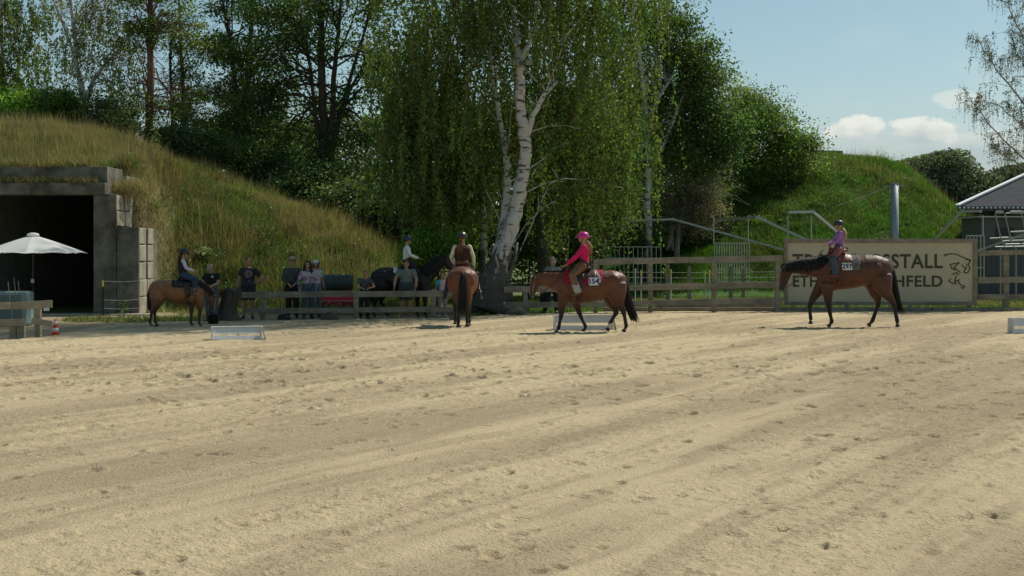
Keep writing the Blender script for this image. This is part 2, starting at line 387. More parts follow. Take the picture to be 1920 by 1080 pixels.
def weeds(fn, n, x0, x1, y0, y1, label, cols):
    px_ = []; cc_ = []
    for i in range(n):
        x = RNG.uniform(x0, x1); y = RNG.uniform(y0, y1); z = float(fn(np.float64(x), np.float64(y)))
        if z < .4: continue
        r = RNG.uniform(.12, .45); m = int(260*r*2); q = RNG.normal(size=(m, 3))*[r*.6, r*.6, r*.45]; q[:, 2] = np.abs(q[:, 2]); px_.append(q+[x, y, z]); cc_.append(np.array(cols[RNG.integers(len(cols))])[None]*RNG.uniform(.7, 1.3, (m, 1)))
    return px_, cc_
def flatgrass():
    n = 110000; x = RNG.uniform(-14, 24, n); y = RNG.uniform(38, 60, n)**1; y = 38+(y-38)
    d = bound(x, y); c = flatcol(x, y); isd = np.abs(c-DIRT).sum(1) < .18
    onm = (mleft(x, y) > .1)
    k = (y > d+.25) & ~isd & ~onm & ~((x < -12.9) & (y > 42.5)); x, y, c = x[k], y[k], c[k]
    c = c*RNG.uniform(.75, 1.5, len(x))[:, None]
    hh = RNG.uniform(.04, .13, len(x))*(1+1.6*sstep(-1, -4, x)*sstep(44, 46, y))
    blades('grass', x, y, np.zeros(len(x)), hh, RNG.uniform(.02, .05, len(x)), c, .5, 'short turf between the arena edge and the mounds')
    n = 5000; x = RNG.uniform(-15, -11.5, n); y = RNG.uniform(30.2, 33.5, n); k = (y > bound(x, y)+.1) & (y < bound(x, y)+.9*fnoise(x, y, .8, 3)+.2); x, y = x[k], y[k]
    blades('grass', x, y, np.zeros(len(x)), RNG.uniform(.04, .14, len(x)), np.full(len(x), .02), OLIVE*RNG.uniform(.6, 1.3, (len(x), 1)), .5, 'ragged grass under the left fence')
flatgrass()
# ------------------------------------------------------------------ arena sand
def sandmat():
    m = bpy.data.materials.new('arena sand'); m.use_nodes = True; nt = m.node_tree; L = nt.links.new
    b = nt.nodes['Principled BSDF']; b.inputs['Roughness'].default_value = .95; b.inputs['Specular IOR Level'].default_value = .1
    tc = NN(nt, 'ShaderNodeTexCoord')
    mp = NN(nt, 'ShaderNodeMapping', vector_type='TEXTURE'); mp.inputs['Rotation'].default_value = (0, 0, math.atan2(SD[1], SD[0])); mp.inputs['Scale'].default_value = (9, 1, 1)
    L(tc.outputs['Object'], mp.inputs[0])
    def nz(sc, src, d=5, r=.6):
        n = NN(nt, 'ShaderNodeTexNoise'); n.inputs['Scale'].default_value = sc; n.inputs['Detail'].default_value = d; n.inputs['Roughness'].default_value = r; L(src, n.inputs['Vector']); return n.outputs['Fac']
    def rg(s, a, c, lo=0, hi=1):
        r = NN(nt, 'ShaderNodeMapRange'); L(s, r.inputs[0]); r.inputs[1].default_value = a; r.inputs[2].default_value = c; r.inputs[3].default_value = lo; r.inputs[4].default_value = hi; return r.outputs[0]
    def mx(f, a, c):
        n = NN(nt, 'ShaderNodeMix', data_type='RGBA'); L(f, n.inputs[0])
        for s, i in ((a, 6), (c, 7)):
            if isinstance(s, tuple): n.inputs[i].default_value = (*s, 1)
            else: L(s, n.inputs[i])
        return n.outputs[2]
    def mu(a, c):
        n = NN(nt, 'ShaderNodeMath', operation='MULTIPLY'); L(a, n.inputs[0])
        if isinstance(c, float): n.inputs[1].default_value = c
        else: L(c, n.inputs[1])
        return n.outputs[0]
    O = tc.outputs['Object']
    streak = rg(nz(.62, mp.outputs[0], 5, .5), .44, .56)
    blot = rg(nz(.35, O, 5), .35, .65)
    c = mx(streak, (.635, .515, .318), (.435, .343, .212))
    c = mx(mu(blot, .45), c, (.55, .44, .27))
    gr = rg(nz(27, O, 4, .8), .52, .66)
    c = mx(mu(gr, rg(streak, 0, 1, .30, .92)), c, (.22, .165, .105))
    g2 = rg(nz(70, O, 2, .6), .60, .72); c = mx(mu(g2, .5), c, (.70, .60, .39))
    md = rg(nz(2.4, mp.outputs[0], 6, .7), .58, .72); c = mx(mu(md, .4), c, (.62, .52, .32))
    fl = rg(nz(3.4, mp.outputs[0], 3, .5), .52, .62); c = mx(mu(fl, .5), c, (.38, .295, .185))
    pk = rg(nz(.9, O, 4), .62, .75); c = mx(mu(pk, .25), c, (.46, .31, .21))
    L(c, b.inputs['Base Color'])
    bp = NN(nt, 'ShaderNodeBump'); bp.inputs['Strength'].default_value = 1.0; bp.inputs['Distance'].default_value = .035
    L(nz(38, O, 4, .7), bp.inputs['Height']); L(bp.outputs[0], b.inputs['Normal'])
    return m
def sand():
    nu, nd = 1000, 900; us = np.linspace(-.47, .47, nu); ds = np.exp(np.linspace(math.log(7.0), math.log(47.5), nd))
    U, D = np.meshgrid(us, ds); Xs = U*D; Ys = D
    H = np.zeros_like(D)+.03
    s = Xs*SDn[0]+Ys*SDn[1]; t = Xs*SD[0]+Ys*SD[1]
    amp = sstep(.35, .65, fnoise(s, t/6, 1.4, 61, 3))
    H += (fnoise(s, t/9, .8, 50, 4)-.5)*.035+(fnoise(Xs, Ys, 1.5, 51, 4)-.5)*.025+(fnoise(s, t/14, .16, 58, 2)-.5)*.014
    H += (fnoise(Xs, Ys, .22, 52, 3)-.5)*.014*(.4+amp)+(fnoise(Xs, Ys, .09, 53, 2)-.5)*.022*(.3+amp)
    rn = np.random.default_rng(5)
    # hoof prints: broken paths plus loose ones
    pts = []
    for k in range(330):
        x, y = rn.uniform(-14, 15), rn.uniform(8, 34)+rn.uniform(0, 12)*rn.random(); a = math.radians(rn.normal(15, 25)) if rn.random() < .7 else rn.uniform(0, 3.1)
        for j in range(rn.integers(4, 18)):
            a += rn.normal(0, .12); x += math.sin(a)*.0+math.cos(a)*.62; y += math.sin(a)*.62
            for q in range(rn.integers(1, 3)): pts.append((x+rn.normal(0, .16), y+rn.normal(0, .16), a))
    for k in range(900):
        y = rn.uniform(8, 45); pts.append((rn.uniform(-.4, .4)*y, y, rn.uniform(0, 6.3)))
    lu0, lud = us[0], us[1]-us[0]; ld0, ldd = math.log(7.0), math.log(47.5/7)/(nd-1)
    for (x, y, a) in pts:
        if y < 7.3 or y > 46: continue
        r = rn.uniform(.045, .085)*(1+.35*min(1, max(0, (y-13)/8))); dep = rn.uniform(.010, .034)*rn.choice([.4, .8, 1.1])*(1+1.1*min(1, max(0, (y-12)/8)))
        R = r*2.6; i0 = int((math.log(y-R)-ld0)/ldd); i1 = int((math.log(y+R)-ld0)/ldd)+2
        j0 = int((min((x-R)/(y-R), (x-R)/(y+R))-lu0)/lud); j1 = int((max((x+R)/(y+R), (x+R)/(y-R))-lu0)/lud)+2
        i0 = max(i0, 0); j0 = max(j0, 0)
        if i0 >= nd or j0 >= nu or j1 <= 0 or i1 <= 0: continue
        xx = Xs[i0:i1, j0:j1]-x; yy = Ys[i0:i1, j0:j1]-y
        e = rn.uniform(.75, 1.3); ca, sa = math.cos(a), math.sin(a); p = (xx*ca+yy*sa)/e; q = (-xx*sa+yy*ca)*e
        q2 = np.hypot(p, q)/r
        w = rn.uniform(0, 6.28); an = np.arctan2(q, p)
        q2 = q2*(.75+.5*fnoise(xx+x*3, yy+y*3, .07, 3, 2)); H[i0:i1, j0:j1] += -dep*np.exp(-(q2/.85)**4)+dep*(.22+.30*np.cos(an-w))*np.exp(-((q2-1.35)/.32)**2)
    # clods
    for k in range(34000):
        y = rn.uniform(7.5, 32); x = rn.uniform(-.42, .42)*y; r = rn.uniform(.012, .035)
        i = int((math.log(y)-ld0)/ldd); j = int((x/y-lu0)/lud)
        if amp[min(i, nd-1), min(max(j, 0), nu-1)] < .45 and rn.random() < .8: continue
        a = int(r*1.6/(y*ldd))+1; b = int(r*1.6/(y*lud))+1
        if a <= i < nd-a-1 and b <= j < nu-b-1: H[i-a:i+a+1, j-b:j+b+1] += r*rn.uniform(.2, .45)*np.exp(-((Xs[i-a:i+a+1, j-b:j+b+1]-x)**2+(Ys[i-a:i+a+1, j-b:j+b+1]-y)**2)/(.6*r)**2)
    out = Ys-bound(Xs, Ys)+(fnoise(Xs, Ys, .7, 57, 3)-.5)*.9
    H = H*(1-sstep(-.5, .1, out))-.05*sstep(-.2, .2, out)
    Fq_x, Fq_y, f = grid(np.arange(nu), np.arange(nd))
    tag(npmesh('arena_sand', np.stack([Xs.ravel(), Ys.ravel(), H.ravel()], 1), f, sandmat(), smooth=True), 'trampled pale sand of the riding arena', None, None, 'structure')
sand()
# ------------------------------------------------------------------ bunker
def bunker():
    xr = X(176, 43); b = empty('concrete_shelter', (xr, 43, 0), 0, 'old concrete shelter with a dark open doorway under the left mound', 'bunker')
    def bx(name, x0, x1, y0, y1, z0, z1, m=CONC, bev=.02, jit=0):
        o = MB().box(((x0+x1)/2-xr, (y0+y1)/2-43, (z0+z1)/2), (x1-x0, y1-y0, z1-z0), jit=jit).build(name, m, b, bev=bev); return o
    xl = -17.4
    bx('pier', xr, X(220, 43)-.12, 43, 44.9, 0, Z(362, 43)-.02)
    bx('pier', xl-2.5, xl, 43, 44.9, 0, Z(362, 43)-.02)
    bx('lintel', xl-2.6, X(200, 43), 42.85, 43.6, Z(365, 43), Z(344, 43), jit=.015)
    bx('roof_slab', xl-2.6, X(196, 43), 43.25, 44.9, Z(344, 43)+.004, Z(311, 43.2)-.0, jit=.04)
    # vault behind the doorway
    INT = pmat('dark interior concrete', (.32, .32, .29), .9, .2, 2)
    bx('side_wall', xr+.003, xr+.5, 44.9, 62, 0, 4.2, INT, 0); bx('side_wall', xl-.5, xl-.003, 44.9, 62, 0, 4.2, INT, 0)
    bx('back_wall', xl-.5, xr+.5, 62, 62.4, 0, 4.3, INT, 0); bx('ceiling', xl-.5, xr+.5, 44.9, 62, 4.2, 4.4, INT, 0)
    bx('threshold', xl-.2, X(292, 42.5), 42.3, 42.9, -.05, .045, CONCL)
    bx('wing_wall', X(220, 43)+.004, X(262, 43)-.12, 43.05, 45.6, 0, Z(427, 43))
    def stack(x, y0, z0, z1, n):
        h = (z1-z0)/n
        for i in range(n):
            for (a, c) in ((0, .82), (1.0, 1.7)):
                o = MB().box((x-xr-.22+random.uniform(-.035, .012), y0-43+(a+c)/2, z0+h*(i+.5)), (.44, c-a, h-.03), jit=.012).build('concrete_block', CONCL, b, bev=.025)
        bx('block_backing', x-.44, x-.06, y0+.05, y0+1.6, z0, z1-.02, CONC, 0)
    stack(X(262, 43), 43.0, .0, Z(427, 43)+.02, 5)
    bx('wing_face', X(220, 43)+.006, X(262, 43)-.012, 42.93, 43.046, 0, Z(427, 43)+.01, CONC, .015)
    bx('wing_face', X(176, 43)+.006, X(220, 43)-.012, 42.94, 42.996, 0, Z(364, 43), CONC, .015)
    stack(X(220, 43), 43.0, Z(427, 43)+.03, Z(364, 43), 2)
bunker()
n = 5200; gx_ = RNG.uniform(-17.6, -13.1, n); blades('grass', gx_, RNG.uniform(43.22, 44.4, n), np.full(n, Z(312, 43.2)), RNG.uniform(.06, .42, n)*(.4+1.2*fnoise(gx_, gx_*0, .6, 8)), np.full(n, .022), mix(np.broadcast_to(OLIVE, (n, 3)), STRAW, RNG.random(n)), .9, 'grass overhanging the top edge of the shelter roof')
n = 3500; gx_ = RNG.uniform(-17.4, -12.75, n); k_ = fnoise(gx_, gx_*0, .8, 5) > .38; gx_ = gx_[k_]; n = len(gx_)
blades('grass', gx_, RNG.uniform(42.9, 43.22, n), np.full(n, Z(344, 43)), RNG.uniform(.05, .28, n), np.full(n, .025), mix(np.broadcast_to(OLIVE, (n, 3)), STRAW, RNG.random(n))*.9, .6, 'dry grass growing on the ledge over the shelter door')
n = 2600; gx_ = RNG.normal(-12.15, .35, n); gy_ = RNG.uniform(43.6, 45.2, n)
blades('grass', gx_, gy_, np.full(n, Z(364, 43)+.02)+RNG.uniform(0, .35, n), -RNG.uniform(-.35, .45, n)+.1, np.full(n, .02), STRAW*RNG.uniform(.7, 1.3, (n, 1)), .8, 'straw coloured grass spilling over the shelter corner')
def scrap_block(px, py, D, s, label):
    p = P(px, py, D); o = MB().box((0, 0, 0), s, jit=.05).build('concrete_block', CONC, None, bev=.03); o.location = p; o.rotation_euler = (0, .05, .3); tag(o, label, 'concrete block')
scrap_block(1547, 293, 76, (1.6, 1.0, .55), 'grey concrete block lying on the crest of the right mound')
scrap_block(1737, 351, 76, (.9, .9, .75), 'dark concrete block half sunk in the flank of the right mound')
# ------------------------------------------------------------------ trees
def leafobj(name, C, size, col, parent=None, droop=0, mat=LEAF, kind=None):
    n = len(C); s = size*RNG.uniform(.6, 1.35, n)
    nrm = RNG.normal(size=(n, 3)); nrm[:, 2] = np.abs(nrm[:, 2])*(1-droop)+.3*(1-droop); nrm /= np.linalg.norm(nrm, axis=1)[:, None]
    u = RNG.normal(size=(n, 3)); u[:, 2] -= 2*droop; u -= nrm*(u*nrm).sum(1)[:, None]; u /= np.linalg.norm(u, axis=1)[:, None]; w = np.cross(nrm, u)
    a = u*(s*.62)[:, None]; b = w*(s*.36)[:, None]
    V = np.stack([C-a, C-b*1.0+a*.05, C+a, C+b*1.0+a*.05], 1)
    o = npmesh(name, V.reshape(-1, 3), np.arange(n*4).reshape(-1, 4), mat, parent, np.repeat(col[:, None, :], 4, 1).reshape(-1, 3))
    if kind: o['kind'] = kind
    return o
def ell_px(px, py, rx, ry, D, dd=0, rz=None):
    c = P(px, py, D+dd); k = (D+dd)/F
    return (np.array(c), np.array([rx*k, (rz if rz is not None else rx*k*.8), ry*k]))
def clumps(ells, n, shell=.5):
    tot = np.array([np.prod(r)**(2/3) for c, r in ells]); out = []
    for (c, r), q in zip(ells, tot/tot.sum()):
        m = max(int(n*q), 2); d = RNG.normal(size=(m, 3)); d /= np.linalg.norm(d, axis=1)[:, None]
        rad = RNG.uniform(0, 1, m)**(1/3); rad = rad*(1-shell)+shell*RNG.uniform(.75, 1.05, m); out.append(c+d*r*rad[:, None])
    return np.concatenate(out)
def branch(mb, a, b, r0, r1, seg=5, sag=.12, n=5):
    a = Vector(a); b = Vector(b); L = (b-a).length; pts = []
    for i in range(seg+1):
        t = i/seg; p = a.lerp(b, t); p.z += math.sin(t*math.pi)*L*sag
        if 0 < i < seg: p += Vector([random.uniform(-1, 1)*L*.035 for _ in range(3)])
        pts.append(p)
    mb.tube(pts, [r0+(r1-r0)*i/seg for i in range(seg+1)], n); return pts
def on_line(pts, t):
    x = t*(len(pts)-1); i = min(int(x), len(pts)-2); return pts[i].lerp(pts[i+1], x-i)
def tree(name, label, cat, D, trunks, ells, nclump, nleaf, lsize, col, bark=BARK, crad=.45, hang=0, hlen=2.0, nbranch=30, brad=.05, group=None, shell=.45, lvar=.35, flat=.6, twigs=0, far=False):
    nleaf = int(nleaf*1.9); lsize *= .74; nclump = int(nclump*1.15); col = tuple(v*(2.1 if hang else 2.6) for v in col); lvar += .12
    tb = P(*trunks[0][0][:2], D); base = Vector((tb.x, tb.y, gz(tb.x, tb.y)-.05))
    root = empty(name, base, 0, label, cat, group); mb = MB(); tl = []
    for ti, tr in enumerate(trunks):
        pts = [P(q[0], q[1], D+(q[3] if len(q) > 3 else 0)) for q in tr]
        if ti == 0: pts[0] = base.copy()
        rad = [q[2]/2*D/F for q in tr]; P2 = []; R2 = []
        for i in range(len(pts)-1):
            for k in range(4):
                t = k/4; P2.append(pts[i].lerp(pts[i+1], t)); R2.append(rad[i]*(1-t)+rad[i+1]*t)
        P2.append(pts[-1]); R2.append(rad[-1])
        for i in range(1, len(P2)-1): P2[i] = P2[i]+Vector((random.uniform(-1, 1), random.uniform(-1, 1), 0))*R2[i]*.25
        mb.tube([p-base for p in P2], R2, 16, jit=.12 if rad[0] > .3 else .06); tl.append(pts)
    C = clumps(ells, nclump, shell)
    idx = RNG.permutation(len(C))[:nbranch]
    for i in idx:
        c = Vector(C[i]); best = None
        for _ in range(6):
            t = random.choice(tl); q = on_line(t, random.uniform(.25, 1))
            s = (q-c).length+(4 if q.z > c.z+.5 else 0)
            if best is None or s < best[0]: best = (s, q)
        pts = branch(mb, best[1]-base, c-base, brad*random.uniform(.6, 1.2), .012, 6)
        for k in range(twigs):
            q = on_line(pts, random.uniform(.3, 1)); d = Vector((random.gauss(0, 1), random.gauss(0, .6), random.gauss(.2, .7)))*random.uniform(.4, 1.1)
            branch(mb, q, q+d, .014, .006, 3, .1, 3)
    mb.build('trunk', bark, root, smooth=True)
    per = np.maximum(RNG.poisson(nleaf/len(C), len(C)), 1); ci = np.repeat(np.arange(len(C)), per); n = len(ci)
    cr = crad*RNG.uniform(.5, 1.5, len(C)); cb = RNG.uniform(1-lvar, 1+lvar, len(C)); hue = RNG.uniform(-1, 1, len(C))
    if hang:
        ns = max(3, int(hang)); st = RNG.integers(0, ns, n)
        key = ci*ns+st; off = RNG.normal(size=(len(C)*ns, 3))*[1, 1, .4]*crad*1.4; ln = hlen*RNG.uniform(.35, 1.25, len(C)*ns)
        t = RNG.random(n); sway = RNG.normal(size=(len(C)*ns, 2))*.12
        Pn = C[ci]+off[key]; Pn[:, 2] -= t*ln[key]; Pn[:, 0] += sway[key, 0]*t*ln[key]; Pn[:, 1] += sway[key, 1]*t*ln[key]
        Pn += RNG.normal(size=(n, 3))*.05
    else: Pn = C[ci]+np.clip(RNG.normal(size=(n, 3)), -1.7, 1.7)*cr[ci][:, None]*[1, 1, flat]
    cc = np.array(col)[None]*cb[ci][:, None]*RNG.uniform(.7, 1.35, n)[:, None]; cc[:, 0] *= 1+.28*hue[ci]; cc = np.clip(cc, .004, .5)
    k = Pn[:, 2] > .05
    leafobj('crown', Pn[k]-np.array(base), lsize, cc[k], root, droop=.75 if hang else .1)
    return root
DKG = (.040, .062, .020); MDG = (.055, .085, .022); BIR = (.070, .092, .022); BLU = (.045, .070, .030); BRT = (.075, .135, .02)
# the big double birch by the fence
BD = 43.5
bt = tree('birch_tree', 'large white barked birch with drooping crown, rising from a dark thick base by the fence', 'tree', BD,
 [[(922, 592, 84), (926, 540, 66), (934, 500, 46), (950, 455, 30), (966, 400, 26), (976, 350, 24), (985, 290, 23), (982, 240, 21), (975, 200, 19), (974, 150, 17), (974, 110, 14), (966, 60, 10, .5), (960, -10, 8, .8), (950, -120, 6, 1)],
  [(985, 270, 12), (1000, 215, 11), (1022, 175, 9), (1046, 152, 5, .3)],
  [(974, 120, 9), (1000, 60, 8, .4), (1030, 10, 6, .6), (1060, -60, 5, .8)],
  [(930, 505, 26), (938, 455, 17, .2), (946, 400, 15, .4), (952, 350, 13, .6), (950, 300, 13, .8), (940, 240, 10, 1), (925, 160, 7, 1.2), (915, 60, 5, 1.2)],
  [(903, 588, 26, -.2), (912, 540, 22, -.2), (920, 505, 14, -.1)],
  [(936, 560, 20, 0), (952, 520, 10, -.1), (966, 480, 6, -.1), (970, 455, 4, 0)]],
 [ell_px(870, 130, 130, 190, BD, 2.9, 1.9), ell_px(1010, 60, 160, 170, BD, 2.9, 1.9), ell_px(1115, 150, 100, 180, BD, 1.5, 1.6), ell_px(800, 210, 78, 190, BD, 1.0, 1.5), ell_px(1060, 250, 110, 120, BD, 2.9, 1.7), ell_px(880, 290, 100, 90, BD, 3.2, 1.8), ell_px(840, -60, 160, 100, BD, 1), ell_px(1090, -60, 150, 100, BD, 1), ell_px(1155, 280, 60, 90, BD, 1.6), ell_px(900, 20, 60, 60, BD, .2, 1), ell_px(1050, 20, 50, 80, BD, .3, 1), ell_px(860, 180, 50, 120, BD, .3, 1), ell_px(960, -250, 230, 130, BD, -.5, 3), ell_px(900, -430, 200, 130, BD, 0, 3), ell_px(1060, -420, 190, 130, BD, 0, 3), ell_px(960, -600, 150, 110, BD, 0, 2.4)],
 720, 112000, .115, (.056, .078, .02), BIRCH, crad=.42, hang=5, hlen=2.2, nbranch=48, brad=.026, twigs=3)
tree('birch_tree', 'slim birch with thin white stem just left of the big birch', 'tree', 46,
 [[(906, 560, 15), (905, 500, 14), (908, 450, 12), (906, 400, 11), (898, 330, 9), (885, 250, 7), (870, 150, 5)]],
 [ell_px(820, 240, 100, 120, 46), ell_px(780, 310, 60, 50, 46), ell_px(860, 310, 60, 50, 46), ell_px(770, 120, 60, 110, 46)],
 130, 17000, .12, BIR, BIRCH, crad=.4, hang=5, hlen=1.9, nbranch=20, brad=.03)
tree('birch_tree', 'tall birch with a thin forked white stem behind the steel exerciser', 'tree', 61,
 [[(1214, 500, 14), (1216, 440, 14), (1214, 380, 13), (1217, 300, 12), (1213, 240, 10), (1208, 170, 9), (1200, 110, 7), (1192, 40, 6), (1185, -60, 4)],
  [(1216, 320, 8), (1240, 280, 7), (1262, 230, 5), (1280, 180, 4)], [(1213, 230, 7), (1232, 190, 6), (1262, 140, 4)]],
 [ell_px(1190, 60, 80, 130, 62.5), ell_px(1160, 210, 70, 120, 62.5), ell_px(1215, 200, 60, 110, 62.5), ell_px(1180, 310, 70, 70, 62.5), ell_px(1240, 60, 50, 90, 62.5), ell_px(1120, 350, 60, 60, 62.5)],
 230, 30000, .12, (.075, .105, .022), BIRCH, crad=.42, hang=5, hlen=1.9, nbranch=40, brad=.035, twigs=2)
tree('broadleaf_tree', 'dark dense tree with a leaning crown between the tall birch and the sky', 'tree', 66,
 [[(1330, 470, 22), (1328, 400, 20), (1325, 300, 16), (1315, 200, 10), (1305, 120, 6)]],
 [ell_px(1300, 150, 48, 75, 62), ell_px(1290, 90, 30, 50, 62), ell_px(1320, 190, 50, 80, 62), ell_px(1290, 260, 60, 90, 62), ell_px(1350, 250, 50, 60, 62), ell_px(1270, 60, 30, 60, 62), ell_px(1310, 320, 45, 45, 66)],
 120, 19000, .15, DKG, BARK, crad=.55, nbranch=60, twigs=2, shell=.75)
tree('bush_tree', 'rounded dark green bushy tree on the shoulder of the right mound', 'tree', 69,
 [[(1478, 365, 14), (1472, 320, 12), (1460, 270, 9), (1440, 220, 6)], [(1410, 350, 9), (1405, 300, 8), (1390, 250, 5)]],
 [ell_px(1400, 240, 55, 65, 69), ell_px(1440, 270, 70, 55, 69), ell_px(1480, 290, 48, 50, 69), ell_px(1380, 200, 35, 40, 69), ell_px(1350, 280, 50, 60, 69), ell_px(1465, 225, 15, 22, 69), ell_px(1505, 300, 28, 34, 69), ell_px(1420, 320, 70, 25, 69)],
 110, 20000, .15, MDG, BARK, crad=.55, nbranch=50, twigs=2, shell=.8)
tree('dead_shrub', 'grey brown thicket of half bare twigs beside the dark tree', 'shrub', 63,
 [[(1268, 480, 12), (1272, 420, 9), (1290, 350, 7), (1330, 280, 4)], [(1250, 470, 8), (1262, 430, 7), (1300, 390, 5), (1345, 350, 3)], [(1262, 470, 8), (1258, 420, 6), (1250, 350, 4)]],
 [ell_px(1300, 320, 60, 70, 63), ell_px(1275, 400, 50, 50, 63), ell_px(1320, 400, 40, 40, 63)],
 90, 9000, .09, (.085, .075, .05), TWIG, crad=.4, nbranch=70, brad=.022, twigs=6)
# left side
tree('alder_tree', 'tall dark tree with several upright stems showing sky between them', 'tree', 60,
 [[(612, 400, 22), (610, 330, 20), (606, 230, 17), (603, 120, 14), (602, 0, 10), (600, -90, 6)], [(614, 330, 14), (622, 230, 12), (628, 120, 9), (640, 0, 6)], [(618, 300, 10), (640, 210, 9), (665, 120, 6), (690, 40, 4)], [(608, 320, 9), (592, 220, 8), (580, 110, 6), (560, 10, 4)], [(622, 260, 8), (655, 170, 6), (700, 90, 4)]],
 [ell_px(500, 90, 75, 110, 60), ell_px(560, 230, 60, 90, 60, 1), ell_px(690, 180, 55, 110, 60), ell_px(720, 60, 50, 90, 60), ell_px(470, 240, 60, 80, 60), ell_px(660, 300, 70, 60, 60), ell_px(560, 340, 90, 50, 60), ell_px(600, -30, 90, 60, 60), ell_px(590, 60, 60, 50, 60)],
 210, 22000, .16, DKG, BARK, crad=.42, nbranch=100, twigs=4, shell=.75)
tree('alder_tree', 'dense dark tree left of the many stemmed one', 'tree', 64,
 [[(470, 380, 20), (466, 300, 18), (462, 180, 14), (470, 60, 9), (475, -60, 5)], [(466, 260, 10), (440, 160, 8), (430, 60, 5)]],
 [ell_px(440, 40, 60, 90, 64), ell_px(420, 160, 50, 80, 64), ell_px(470, 200, 60, 90, 64), ell_px(430, 270, 60, 60, 64), ell_px(510, 300, 80, 60, 64), ell_px(450, -60, 80, 60, 64), ell_px(520, 60, 40, 90, 64)],
 150, 17000, .16, (.036, .058, .024), BARK, crad=.42, nbranch=70, twigs=3, shell=.7)
for (px, w, D, lab) in ((560, 80, 57, 'dark undergrowth bush behind the crest of the left mound'), (660, 80, 56, 'dark thorny bush beside the drooping birch'), (480, 70, 60, 'dark bush under the dense dark tree'), (740, 60, 54, 'brownish dark bush where the left mound ends')):
    tree('bush', lab, 'bush', D, [[(px, 420, 6), (px+8, 370, 4), (px+14, 330, 3)]], [ell_px(px, 372+(px-480)*.12, w, 42, D), ell_px(px+30, 340+(px-480)*.2, w*.6, 40, D)], 90, 11000, .15, (.034, .05, .02), BARK, crad=.4, nbranch=14, brad=.03)
tree('pine_tree', 'straight reddish pine trunk with mostly bare side branches on the left mound', 'tree', 58,
 [[(278, 290, 17), (279, 230, 15), (281, 150, 13), (282, 60, 11), (283, -40, 9), (284, -140, 6)]],
 [ell_px(270, 20, 70, 50, 58), ell_px(330, 60, 60, 45, 58), ell_px(220, 70, 40, 40, 58), ell_px(350, 30, 40, 60, 58), ell_px(300, -60, 80, 40, 58), ell_px(340, 200, 60, 60, 58), ell_px(235, 200, 50, 40, 58)],
 75, 5200, .13, (.060, .085, .022), PINEB, crad=.30, nbranch=85, brad=.035, twigs=7, flat=.5, shell=.3)
tree('young_pine_tree', 'thin dark leafless conifer right of the reddish pine', 'tree', 61,
 [[(352, 300, 9), (346, 230, 9), (342, 150, 7), (338, 60, 5), (335, -20, 3)], [(325, 290, 6), (322, 200, 6), (318, 100, 4)]],
 [ell_px(350, 120, 45, 110, 61), ell_px(370, 230, 40, 60, 61)], 60, 3500, .12, DKG, BARK, crad=.3, nbranch=55, brad=.025, twigs=5)
tree('birch_tree', 'airy birch with pale forked stems and hanging twigs right of the dense birch', 'tree', 59,
 [[(160, 245, 14), (160, 190, 14), (145, 130, 10), (140, 60, 8), (132, 0, 6), (120, -80, 4)], [(160, 195, 10), (175, 150, 8), (200, 115, 5), (235, 90, 3)], [(142, 110, 6), (120, 50, 5), (100, 0, 3)], [(141, 70, 5), (160, 30, 4), (165, -30, 3)]],
 [ell_px(190, 80, 45, 50, 59), ell_px(150, 20, 50, 60, 59), ell_px(200, 140, 35, 45, 59), ell_px(240, 110, 35, 45, 59), ell_px(120, 120, 25, 60, 59), ell_px(210, 20, 40, 40, 59)],
 80, 4600, .12, (.07, .085, .035), BIRCH, crad=.35, hang=4, hlen=1.5, nbranch=60, brad=.03, twigs=4)
tree('birch_tree', 'dense birch with thin white stem at the left edge of the photo', 'tree', 61,
 [[(8, 240, 8), (6, 150, 7), (4, 60, 6), (3, -60, 4)], [(30, 240, 6), (34, 130, 5), (38, 90, 4)]],
 [ell_px(20, 60, 60, 90, 61), ell_px(60, 130, 55, 70, 61), ell_px(-40, 60, 60, 120, 61), ell_px(30, 0, 50, 60, 61), ell_px(10, 160, 70, 50, 61)],
 100, 9500, .13, (.06, .08, .022), BIRCH, crad=.42, hang=4, hlen=1.4, nbranch=40, brad=.025, twigs=2)
for (px, py, rx, ry, c, lab) in ((40, 205, 75, 36, BRT, 'fresh green bush on top of the left mound at the photo edge'), (112, 205, 45, 32, MDG, 'dull green bush beside the forked birch stems'), (215, 225, 45, 40, (.055, .07, .032), 'pale grey green bush left of the pine trunk'), (325, 268, 38, 24, (.05, .07, .03), 'low leafy bush right of the pine trunk'), (385, 285, 45, 30, DKG, 'small dark bush on the slope below the dark trees')):
    tree('bush', lab, 'bush', 57, [[(px, py+ry, 5), (px+5, py, 3)]], [ell_px(px, py, rx, ry, 57)], 50, 6000, .12, c, BARK, crad=.32, nbranch=14, brad=.02, twigs=2)
tree('bush', 'bright green bush behind the rider on the black horse', 'bush', 44.6, [[(820, 560, 6), (822, 480, 4)]], [ell_px(818, 462, 46, 30, 44.6), ell_px(845, 480, 28, 30, 44.6), ell_px(792, 482, 22, 25, 44.6)], 80, 11000, .11, (.07, .13, .022), BARK, crad=.28, nbranch=12, brad=.02)
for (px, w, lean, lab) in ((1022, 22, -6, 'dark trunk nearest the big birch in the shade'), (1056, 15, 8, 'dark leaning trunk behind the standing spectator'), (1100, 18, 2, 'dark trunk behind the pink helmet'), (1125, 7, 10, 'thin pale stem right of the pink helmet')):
    tree('shaded_tree', lab, 'tree', 52+(px % 7)*.3, [[(px, 540, w), (px+lean*.4, 470, w*.9), (px+lean, 400, w*.8), (px+lean*2, 300, w*.6), (px+lean*3, 200, w*.4)]], [ell_px(px, 290, 60, 90, 53), ell_px(px+20, 390, 45, 35, 53)], 90, 9000, .14, (.045, .065, .022), BARK, crad=.4, nbranch=20, brad=.03)
